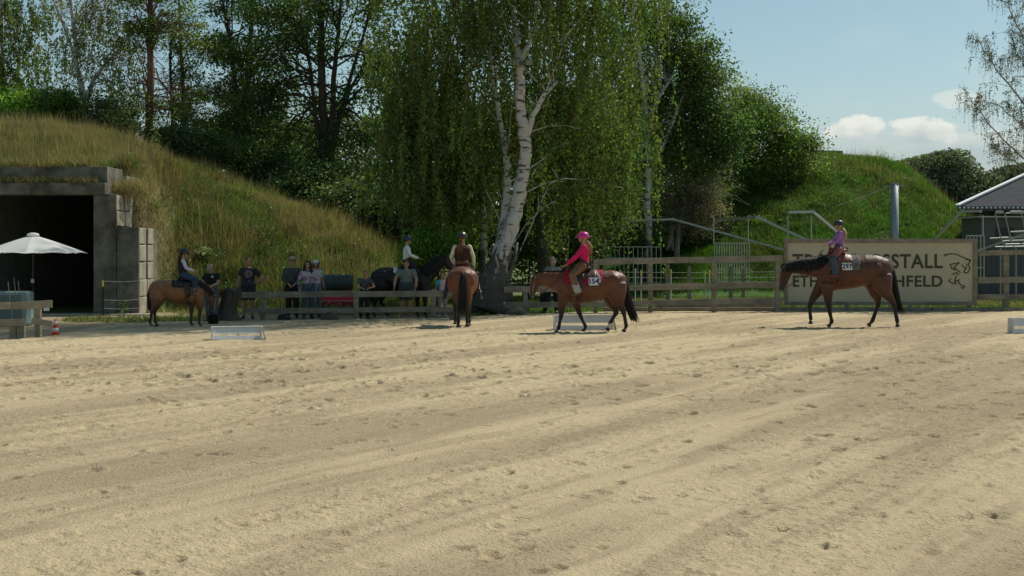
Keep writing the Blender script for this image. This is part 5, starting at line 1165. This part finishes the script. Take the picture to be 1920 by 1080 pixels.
def barrel_cart():
    D = 43.; c = Vector((X(630, D), D, 0)); r = empty('plastic_drum', c+Vector((0, 0, Z(545, D))), 0, 'dark green ribbed drum lying on the red jump filler', 'drum'); DG = pmat('dark green plastic', (.05, .07, .062), .35, .12, 4); R = .25; L = 1.05
    MB().tube([(-L*.48, 0, R), (-L*.46, 0, R), (L*.46, 0, R), (L*.48, 0, R)], [R*.9, R, R, R*.9], 28, side=(0, 1, 0)).build('shell', DG, r, True)
    for x in (-.06, .12): MB().tube([(x-.02, 0, R), (x+.02, 0, R)], R+.015, 28).build('rib', DG, r, True)
    MB().tube([(L*.48, 0, R), (L*.5, 0, R)], [R*.86, R*.86], 28).build('lid', DG, r)
    D = 42.8; r = empty('jump_filler', Vector((X(633, D), D, 0)), 0, 'low red stand with white stripe and small flowers under the green drum', 'jump filler'); RD = pmat('red paint', (.75, .02, .07), .5, .08); w = 1.05; zt = Z(547, D); zb = Z(573, D)
    MB().box((0, .25, (zt+.45)/2), (w, .5, zt-.45)).build('red_panel', RD, r, bev=.01)
    MB().box((0, .235, .435), (w+.02, .52, .014)).build('white_stripe', WHITE, r)
    MB().box((0, .25, (.42+zb)/2), (w-.02, .46, .42-zb)).build('lower_panel', RD, r)
    for x in (-w/2+.05, w/2-.05):
        for y in (.04, .46): MB().box((x, y, zb/2), (.05, .05, zb)).build('leg', WOODD, r)
    n = 300; C = np.stack([RNG.uniform(-w/2, w/2, n), RNG.uniform(-.08, .02, n), RNG.uniform(.2, .42, n)], 1); cl = np.array([[.06, .12, .02]])*RNG.uniform(.6, 1.4, (n, 1)); k = RNG.random(n) < .25; cl[k] = (.65, .65, .6); leafobj('flowers', C, .045, cl, r)
barrel_cart()
def lump(name, px, row, s, mat, lab, cat, jit=.12, rz=0):
    r = GP(px, row); m = MB(); m.ball((0, 0, s[2]*.4), s, 16, 10, None, lambda p: p*(1+random.uniform(-jit, jit))); o = m.build(name, mat, None, True); o.location = r; o.rotation_euler = (0, 0, rz); tag(o, lab, cat); return o
lump('log_piece', 617, 601.5, (.26, .14, .17), WOODD, 'brown chunk of wood on the ground under the low fence', 'log')
lump('boulder', 968, 592, (.30, .18, .22), CONC, 'grey stone beside the post right of the big birch', 'stone', .06)
lump('dark_bag', 532, 600.5, (.20, .10, .12), BLACKP, 'low dark heap behind the lower rail under the spectator in the beige hat', 'heap')
lump('stone', 850, 601, (.12, .08, .08), CONC, 'small stone under the end of the low fence', 'stone', .06)
def pipe_cab():
    D = 44.3; r = empty('grey_cabinet', (X(897, D), D, 0), 0, 'dark grey box with pale top edge behind the birch base', 'cabinet'); MB().box((0, 0, .60), (.55, .5, 1.1)).build('body', pmat('dark grey metal', (.06, .065, .07), .6, .1), r, bev=.02); MB().box((0, 0, 1.17), (.62, .56, .045)).build('lid', GALVL, r)
    MB().box((0, -.252, .6), (.44, .012, .8)).build('door', pmat('grey door', (.08, .085, .09), .5, .1), r)
pipe_cab()
def floods():
    D = 43.; c = P(977, 118, D); r = empty('floodlight', c, 0, 'twin grey floodlights strapped to the upper birch stem', 'floodlight')
    MB().box((0, -.02, 0), (.14, .10, .16)).build('junction_box', CONC, r, bev=.01); MB().bar((-.36, 0, .10), (.36, 0, .10), .03, .03).build('bracket', GALV, r)
    for s in (-1, 1): o = MB().box((.25*s, -.05, 0), (.26, .12, .20)).build('lamp_housing', BLACKP, r, bev=.012); MB().box((.25*s, -.113, 0), (.22, .006, .16)).build('glass', pmat('lamp glass', (.20, .22, .16), .3, .05), o)
floods()
def plant(px, row, D, h, lab, n=14, ll=.28, col=(.08, .15, .03), z=None):
    p = P(px, row, D); p.z = gz(p.x, p.y) if z is None else z; r = empty('weed_plant', p, 0, lab, 'plant'); MB().tube([(0, 0, 0), (.02, 0, h*.5), (.0, 0, h)], [.016, .012, .006], 6).build('stem', pmat('weed stem', (.12, .15, .05), .8, .1), r)
    V = []; 
    for i in range(n):
        a = i*2.4; z0 = h*(.15+.8*i/n); L = ll*(1.1-.6*i/n)*random.uniform(.8, 1.2); d = np.array([math.cos(a), math.sin(a), 0]); s = np.array([-d[1], d[0], 0])*L*.17; b = np.array([0, 0, z0])
        V += [b, b+d*L*.5+[0, 0, L*.25]-s, b+d*L*1.0+[0, 0, L*.0], b+d*L*.5+[0, 0, L*.25]+s]
    V = np.array(V); npmesh('leaves', V, np.arange(len(V)).reshape(-1, 4), LEAF, r, np.repeat(np.array([col])*RNG.uniform(.7, 1.3, (n, 1)), 4, 0))
plant(232, 598, 41.3, .55, 'leafy weed growing in front of the shelter wing wall', 14, .26, z=0)
plant(290, 0, 51.5, 1.7, 'tall pale stalked weed high on the left mound', 40, .3, (.16, .20, .08))
plant(384, 0, 47.9, .4, 'bright leaved weed halfway up the left mound', 24, .42, (.26, .32, .15))
plant(505, 0, 54, 1.1, 'thin weed stalk on the crest line of the left mound', 14, .2, (.14, .16, .06))
# ------------------------------------------------------------------ riders and horses
def rider(H, label, x, z, lean=0, rz=0, **k):
    p = Vector((H.fx*x, 0, z)); R = Matrix.Rotation(H.rz, 3, 'Z'); return person(label, H.loc+R @ (p), H.rz+(-math.pi/2 if H.fx > 0 else math.pi/2)+rz, base=RIDE, **k)
BAY = (.128, .046, .020); BAYD = (.092, .033, .017)
# 154
h1 = horse('bay horse with number 154 walking left in the middle of the arena', Vector((X(1102.6, 33.1), 33.1, .02)), .03, {}, BAY, near=-1, sock=('hr',))
def pad1(co):
    c = np.tile(np.array((.34, .012, .045)), (len(co), 1)); x, z = co[:, 0], co[:, 2]; c[(np.abs(x-.20-.06*np.sin(z*11)) < .022) & (z > 1.15)] = (.6, .55, .5); c[((np.floor(x*22)+np.floor(z*22)) % 3 == 0) & (x < .05)] = (.16, .01, .03); c[(np.abs(z-1.12) < .012)] = (.5, .4, .4); return c
saddle_pad(h1, 'crimson patterned saddle pad with number card 154', -.60, .33, 1.38, pad1, '154', (.10, 1.25), (.225, .19))
western_saddle(h1, 'brown western saddle on the 154 horse', -.13, (.055, .022, .014))
bridle(h1, {}, 'brown bridle with silver fittings on the 154 horse', (-.42, 0, 1.62), (.10, .03, .02), True)
def chap1(co):
    c = np.tile(np.array((.17, .085, .030)), (len(co), 1)); t = sstep(-.48, -.52, co[:, 2]); return c*(1-t)[:, None]+np.array((.36, .35, .32))*t[:, None]
rider(h1, 'rider in bright pink shirt and pink helmet with blonde ponytail', -.10, 1.63, h=1.70, top=((.62, .015, .12), 'long'), legs=((.05, .035, .03), 'long'), chaps=chap1, shoes=(.10, .06, .04), hair=((.42, .28, .12), 'ponytail'), hat=('helmet', (.55, .02, .25)), female=True,
      wrl=(.05, -.44, -.02), wrr=(-.05, -.42, -.02), ell=(.19, -.20, .18), elr=(-.19, -.20, .18))
# 297
S2 = dict(s=304., g=975., x0=650., st=[(402, 500, 620), (428, 450, 680), (470, 408, 690), (530, 398, 690), (590, 412, 684), (650, 424, 676), (710, 420, 662), (770, 408, 645), (830, 412, 628), (885, 434, 640), (912, 480, 650), (930, 530, 650)],
 neck=[(455, 520, 98), (395, 510, 84), (315, 508, 68), (225, 508, 54), (155, 512, 42)], head=[(150, 515, 38), (142, 558, 44), (126, 605, 35), (114, 650, 26), (106, 676, 24), (103, 690, 16)],
 ears=(128, 482), eye=(112, 540), poll=(135, 478), fl=[(455, 640, 52), (455, 710, 38), (460, 775, 26), (467, 830, 18), (470, 850, 17), (478, 890, 12), (488, 928, 15), (476, 950, 12)], flh=(462, 972),
 fr=[(440, 640, 52), (398, 700, 38), (362, 755, 26), (338, 806, 18), (335, 826, 17), (338, 868, 12), (343, 908, 14), (345, 925, 12)], frh=(346, 955),
 hl=[(870, 580, 80), (882, 660, 66), (912, 715, 42), (945, 760, 25), (966, 795, 19), (975, 840, 13), (992, 922, 15), (994, 945, 12)], hlh=(1000, 970),
 hr=[(860, 580, 80), (838, 660, 62), (855, 725, 40), (872, 768, 24), (874, 796, 18), (856, 850, 13), (828, 925, 15), (815, 945, 12)], hrh=(797, 968),
 tail=[(890, 440), (935, 460), (965, 560), (985, 680), (1010, 800), (1045, 880)])
h2 = horse('large dark bay horse with number 297 walking left in front of the sponsor board', Vector((X(1596.4, 35.5), 35.5, .02)), .0, S2, BAYD, near=-1, manelen=.26, hwm=1.12)
saddle_pad(h2, 'grey and black patterned saddle pad with number card 297', -.62, .14, 1.42, lambda co: np.where(((np.floor(co[:, 0]*30+3*np.sin(co[:, 2]*30))+np.floor(co[:, 2]*30)) % 2 == 0)[:, None], np.array((.06, .06, .07)), np.array((.20, .19, .17))), '297', (-.20, 1.27), (.25, .19))
western_saddle(h2, 'reddish tooled western saddle on the 297 horse', -.33, (.19, .048, .028))
bridle(h2, S2, 'black bridle with looping reins on the 297 horse', (-.72, 0, 1.98), (.02, .015, .012))
def chap2(co):
    c = np.tile(np.array((.24, .065, .04)), (len(co), 1)); t = sstep(-.18, -.24, co[:, 2]); return c*(1-t)[:, None]+np.array((.035, .05, .065))*t[:, None]
rider(h2, 'child rider in purple shirt and black helmet with long blonde ponytail', -.31, 2.02, h=1.58, top=((.32, .15, .40), 'long'), legs=((.07, .09, .13), 'long'), chaps=chap2, shoes=(.16, .04, .03), hair=((.50, .36, .20), 'ponytail'), hat=('helmet', (.02, .02, .024)),
      knl=(.36, -.27, -.30), knr=(-.36, -.27, -.30), anl=(.42, -.20, -.76), anr=(-.42, -.20, -.76), tol=(.43, -.37, -.80), tor=(-.43, -.37, -.80))
# rear view bay
h3 = horse('glossy red bay horse seen from behind with black tail', Vector((X(867, 35.9), 35.9, .02)), -math.pi/2+.05, dict(tail=[(985, 462), (1030, 500), (1050, 600), (1056, 700), (1056, 800), (1050, 880)],
  hl=[(950, 570, 95), (955, 660, 80), (965, 720, 54), (990, 780, 29), (1005, 815, 23), (1008, 860, 15), (1010, 945, 17), (1002, 975, 13)], hlh=(990, 1006), hr=[(930, 570, 95), (930, 680, 76), (940, 745, 48), (962, 790, 29), (975, 825, 23), (965, 875, 15), (950, 945, 17), (940, 970, 13)], hrh=(928, 1006),
  neck=[(500, 560, 112), (430, 530, 92), (350, 480, 72), (285, 440, 60), (240, 425, 48)], head=[(240, 425, 40), (225, 460, 50), (190, 520, 38), (165, 565, 28), (152, 590, 26), (148, 606, 18)], ears=(235, 385), poll=(238, 385), eye=(200, 455)), (.145, .044, .018), near=-1, scale=1.037, hwm=1.28, legw=.085)
saddle_pad(h3, 'cream edged saddle pad on the horse seen from behind', -.45, .26, 1.15, cons((.50, .47, .36)))
western_saddle(h3, 'red brown saddle on the horse seen from behind', -.12, (.16, .045, .03))
rider(h3, 'rider from behind in dark brown vest over cream shirt with black helmet', -.10, 1.60, h=1.86, top=((.62, .58, .42), 'long'), vest=(.045, .020, .014), legs=((.10, .14, .20), 'long'), hair=((.15, .07, .03), 'ponytail'), hat=('helmet', (.02, .025, .025)), build=.98, look=(-.35, 0),
      hil=(.10, -.06, -.05), hir=(-.10, -.06, -.05), knl=(.33, -.27, -.36), knr=(-.33, -.27, -.36), anl=(.43, -.12, -.80), anr=(-.43, -.12, -.80), tol=(.48, -.29, -.83), tor=(-.48, -.29, -.83), ell=(.27, -.03, .18), elr=(-.27, -.03, .18), wrl=(.20, -.22, .02), wrr=(-.28, -.14, -.04))
# small horse at the left
S4 = dict(neck=[(500, 560, 112), (440, 545, 96), (385, 555, 76), (335, 580, 58), (305, 600, 45)], head=[(300, 610, 42), (303, 655, 50), (300, 715, 38), (300, 775, 30), (303, 812, 28), (303, 832, 20)], ears=(312, 572), eye=(276, 650), poll=(318, 570),
 fl=[(470, 640, 62), (455, 700, 46), (452, 780, 30), (455, 840, 21), (457, 862, 20), (462, 905, 14), (462, 962, 17), (455, 985, 14)], flh=(445, 1008), fr=[(520, 640, 62), (545, 720, 44), (555, 790, 29), (556, 845, 20), (555, 866, 18), (560, 905, 14), (562, 962, 17), (555, 985, 14)], frh=(546, 1008),
 tail=[(985, 470), (1022, 510), (1034, 600), (1036, 700), (1030, 780), (1020, 830)], hr=[(940, 570, 95), (945, 670, 78), (965, 740, 50), (985, 795, 29), (996, 828, 23), (990, 875, 15), (985, 945, 17), (978, 972, 13)], hrh=(966, 1005))
h4 = horse('stocky brown pony lowering its head to a bucket at the left', Vector((X(336, 35.7), 35.7, .02)), .22, S4, (.25, .105, .042), near=-1, manelen=.2, scale=.81, hwm=1.12, flip=True, mane=(.03, .02, .015), legcol=(.055, .032, .02), muzzle=(.42, .33, .28))
saddle_pad(h4, 'black saddle pad with a white card on the pony', -.40, .22, 1.1, lambda co: np.where(((np.abs(co[:, 0]+.10) < .10) & (np.abs(co[:, 2]-1.14-.25*(co[:, 0]+.1)) < .075) & (co[:, 1] < 0))[:, None], np.array((.75, .75, .75)), np.array((.02, .02, .022))))
western_saddle(h4, 'black saddle on the pony', -.14, (.035, .028, .026))
bridle(h4, S4, 'dark bridle on the pony', (.55, 0, 1.62))
rider(h4, 'girl in dark vest over pale lilac shirt sitting on the pony', -.10, 1.34, h=1.48, top=((.55, .52, .60), 'long'), vest=(.022, .022, .028), legs=((.035, .06, .11), 'long'), shoes=(.28, .11, .08), hair=((.035, .02, .014), 'long'), hat=('helmet', (.02, .025, .03)), look=(0, .2), knl=(.27, -.38, -.13), knr=(-.27, -.38, -.13), anl=(.34, -.34, -.56), anr=(-.34, -.34, -.56), tol=(.35, -.52, -.60), tor=(-.35, -.52, -.60))
# black horse behind the fence
S5 = dict(neck=[(500, 560, 122), (430, 500, 104), (345, 425, 84), (270, 360, 64), (228, 335, 48)], head=[(230, 335, 42), (212, 370, 52), (178, 415, 39), (148, 455, 29), (132, 478, 27), (124, 492, 19)], ears=(238, 292), poll=(240, 296), eye=(190, 352),
 fl=[(475, 640, 62), (460, 700, 48), (455, 770, 32), (455, 840, 22), (455, 862, 20), (455, 905, 15), (455, 962, 18), (448, 985, 14)], flh=(438, 1008), fr=[(520, 640, 62), (540, 720, 46), (545, 780, 31), (545, 840, 21), (545, 862, 19), (548, 905, 15), (548, 962, 18), (541, 985, 14)], frh=(530, 1008),
 tail=[(990, 462), (1034, 500), (1050, 600), (1052, 720), (1044, 820), (1034, 880)])
h5 = horse('black horse standing behind the low fence with neck raised', Vector((X(757, 41.3), 41.3, 0)), .05, S5, (.007, .0065, .007), near=-1, manelen=.30, flip=True, scale=1.0, hwm=1.05, points=False)
saddle_pad(h5, 'white edged saddle pad on the black horse', -.38, .30, 1.0, cons((.60, .60, .60)))
western_saddle(h5, 'black saddle on the black horse', -.12, (.025, .02, .02))
bridle(h5, S5, 'black bridle with red reins on the black horse', (.40, 0, 1.66), (.10, .02, .02))
rider(h5, 'rider in white shirt and dark blue helmet on the black horse', -.10, 1.66, h=1.70, top=((.66, .67, .64), 'long'), legs=((.02, .02, .022), 'long'), hair=((.05, .03, .02), 'short'), hat=('helmet', (.02, .025, .045)), wrl=(.06, -.36, .10), wrr=(-.06, -.36, .10))
h6 = horse('black and white pony standing far behind the right fence', Vector((X(1871, 64), 64, 0)), -math.pi/2+.3, S4, (.015, .014, .015), near=-1, scale=.80, points=False, sock=('hl', 'fr'), muzzle=(.6, .6, .6), vox=.03)
# ------------------------------------------------------------------ spectators behind the fence
def at(px, D): return Vector((X(px, D), D, 0))
LEAN = dict(wrl=(.26, -.38, .93), wrr=(-.26, -.38, .93), ell=(.27, -.12, 1.13), elr=(-.27, -.12, 1.13))
def polo(co):
    c = np.tile(np.array((.014, .014, .016)), (len(co), 1)); c[(np.hypot(co[:, 0]-.08, co[:, 2]-1.33) < .035) & (co[:, 1] < 0)] = (.35, .5, .42); return c
person('man in black polo shirt and pale visored cap bending over the pony head', at(397, 38.3), -.25, 1.66, top=((.014, .014, .016), 'short'), topcol=polo, legs=((.08, .10, .13), 'long'), hair=((.14, .10, .07), 'short'), hat=('cap', (.34, .28, .18)), look=(0, .35), build=1.18,
       head=(0, -.10, 1.58), neck=(0, -.04, 1.45), wrl=(.06, -.34, 1.02), wrr=(-.04, -.36, .98), ell=(.26, -.10, 1.14), elr=(-.26, -.10, 1.14))
def ringshirt(co):
    c = np.tile(np.array((.028, .024, .030)), (len(co), 1)); d = np.hypot(co[:, 0]-.02, co[:, 2]-1.27); k = (co[:, 1] < -.02) & (d < .105) & ~((d < .08) & (np.abs(np.sin(co[:, 0]*70)) > .55) ); c[k] = (.24, .17, .16); c[(co[:, 1] < -.02) & (np.abs(co[:, 0]-.05) < .035) & (np.abs(co[:, 2]-1.02) < .09)] = (.14, .07, .07); return c
person('man in black T-shirt with round chest print and one hand on his hip', at(465, 40.3), .1, 1.80, top=((.02, .02, .025), 'short'), topcol=ringshirt, legs=((.03, .03, .035), 'short'), hair=((.04, .028, .02), 'short'), build=1.2, skin=(.36, .19, .12), wrl=(.20, -.06, 1.03), ell=(.43, .02, 1.13), wrr=(-.30, -.08, .92), curl=.9)
person('person in dark grey jacket and beige brimmed hat', at(548, 40.6), .15, 1.80, top=((.07, .07, .068), 'long'), legs=((.02, .02, .02), 'long'), hair=((.06, .04, .03), 'short'), hat=('brim', (.38, .30, .24)), build=1.15, wrl=(.10, -.22, 1.0), wrr=(-.10, -.24, .98), ell=(.27, -.03, 1.13), elr=(-.27, -.03, 1.13))
def flor(co):
    c = np.tile(np.array((.42, .38, .40)), (len(co), 1)); n = fnoise(co[:, 0]+co[:, 1], co[:, 2], .12, 31, 2); c[n > .6] = (.12, .14, .22); c[n < .33] = (.40, .18, .28); k = co[:, 2] < 1.08; c[k] = c[k]*.45; return c
person('woman with dark hair in a pale patterned blouse and blue jeans', at(577, 40.3), .35, 1.70, top=((.4, .4, .4), 'long'), topcol=flor, legs=((.06, .09, .14), 'long'), hair=((.018, .012, .012), 'sides'), female=True, look=(-.5, .15), wrl=(.22, -.25, .95), wrr=(-.30, -.22, .88), ell=(.27, -.05, 1.14), elr=(-.29, -.04, 1.12))
def mint(co):
    c = np.tile(np.array((.50, .46, .46)), (len(co), 1)); c[(co[:, 2] > 1.25) & (co[:, 0] > .1)] = (.25, .46, .40); return c
person('person in white cap with mint shoulder, half hidden by the woman in the blouse', at(592, 41.0), .6, 1.72, top=((.5, .5, .5), 'short'), topcol=mint, legs=((.13, .16, .20), 'long'), hair=((.05, .035, .03), 'bob'), hat=('cap', (.58, .58, .56)), look=(-.6, 0), female=True)
person('child in dark shirt leaning on the low fence', at(683, 40.35), .3, 1.46, top=((.08, .085, .10), 'short'), legs=((.02, .035, .04), 'long'), hair=((.20, .12, .07), 'short'), skin=(.48, .22, .14), look=(-.2, .2), head=(0, -.12, 1.58), neck=(0, -.07, 1.43), chest=(0, -.04, 1.27), shl=(.165, -.05, 1.39), shr=(-.165, -.05, 1.39), wrl=(.10, -.42, 1.08), wrr=(-.18, -.42, 1.08), ell=(.30, -.28, 1.12), elr=(-.30, -.28, 1.12))
person('man in grey green T-shirt and shorts propping both hands on the top rail', at(762, 40.45), 0, 1.76, top=((.14, .17, .155), 'short'), legs=((.05, .065, .075), 'short'), hair=((.05, .035, .025), 'short'), build=1.22, shoes=(.22, .18, .15), skin=(.36, .20, .13), head=(0, -.10, 1.58), neck=(0, -.05, 1.45), shl=(.19, -.03, 1.40), shr=(-.19, -.03, 1.40), wrl=(.29, -.30, .92), wrr=(-.33, -.30, .92), ell=(.30, -.12, 1.15), elr=(-.31, -.12, 1.15), look=(0, .2))
def pinkt(co):
    c = np.tile(np.array((.66, .34, .38)), (len(co), 1)); c[np.floor(co[:, 2]*26) % 2 == 0] = (.70, .46, .47); c[co[:, 0] < -.09] = (.08, .40, .46); return c
person('child in pink striped top with turquoise sleeve beside the black horse', at(829, 41.3), .2, 1.36, top=((.6, .3, .3), 'short'), topcol=pinkt, legs=((.28, .22, .24), 'long'), hair=((.16, .10, .05), 'long'), shoes=(.55, .45, .42), female=True)
person('woman with short grey hair and sunglasses in grey top behind the 154 horse', at(1036, 43.9), -.25, 1.80, top=((.22, .25, .24), 'short'), legs=((.018, .02, .032), 'long'), hair=((.34, .30, .25), 'bob'), female=True, build=1.1, look=(-.2, 0), wrl=(.10, -.28, 1.10), wrr=(-.30, -.10, .95), ell=(.32, -.08, 1.15), knl=(.12, -.05, .5), anr=(-.24, .0, .085), tor=(-.28, -.2, .03), knr=(-.17, -.04, .5))
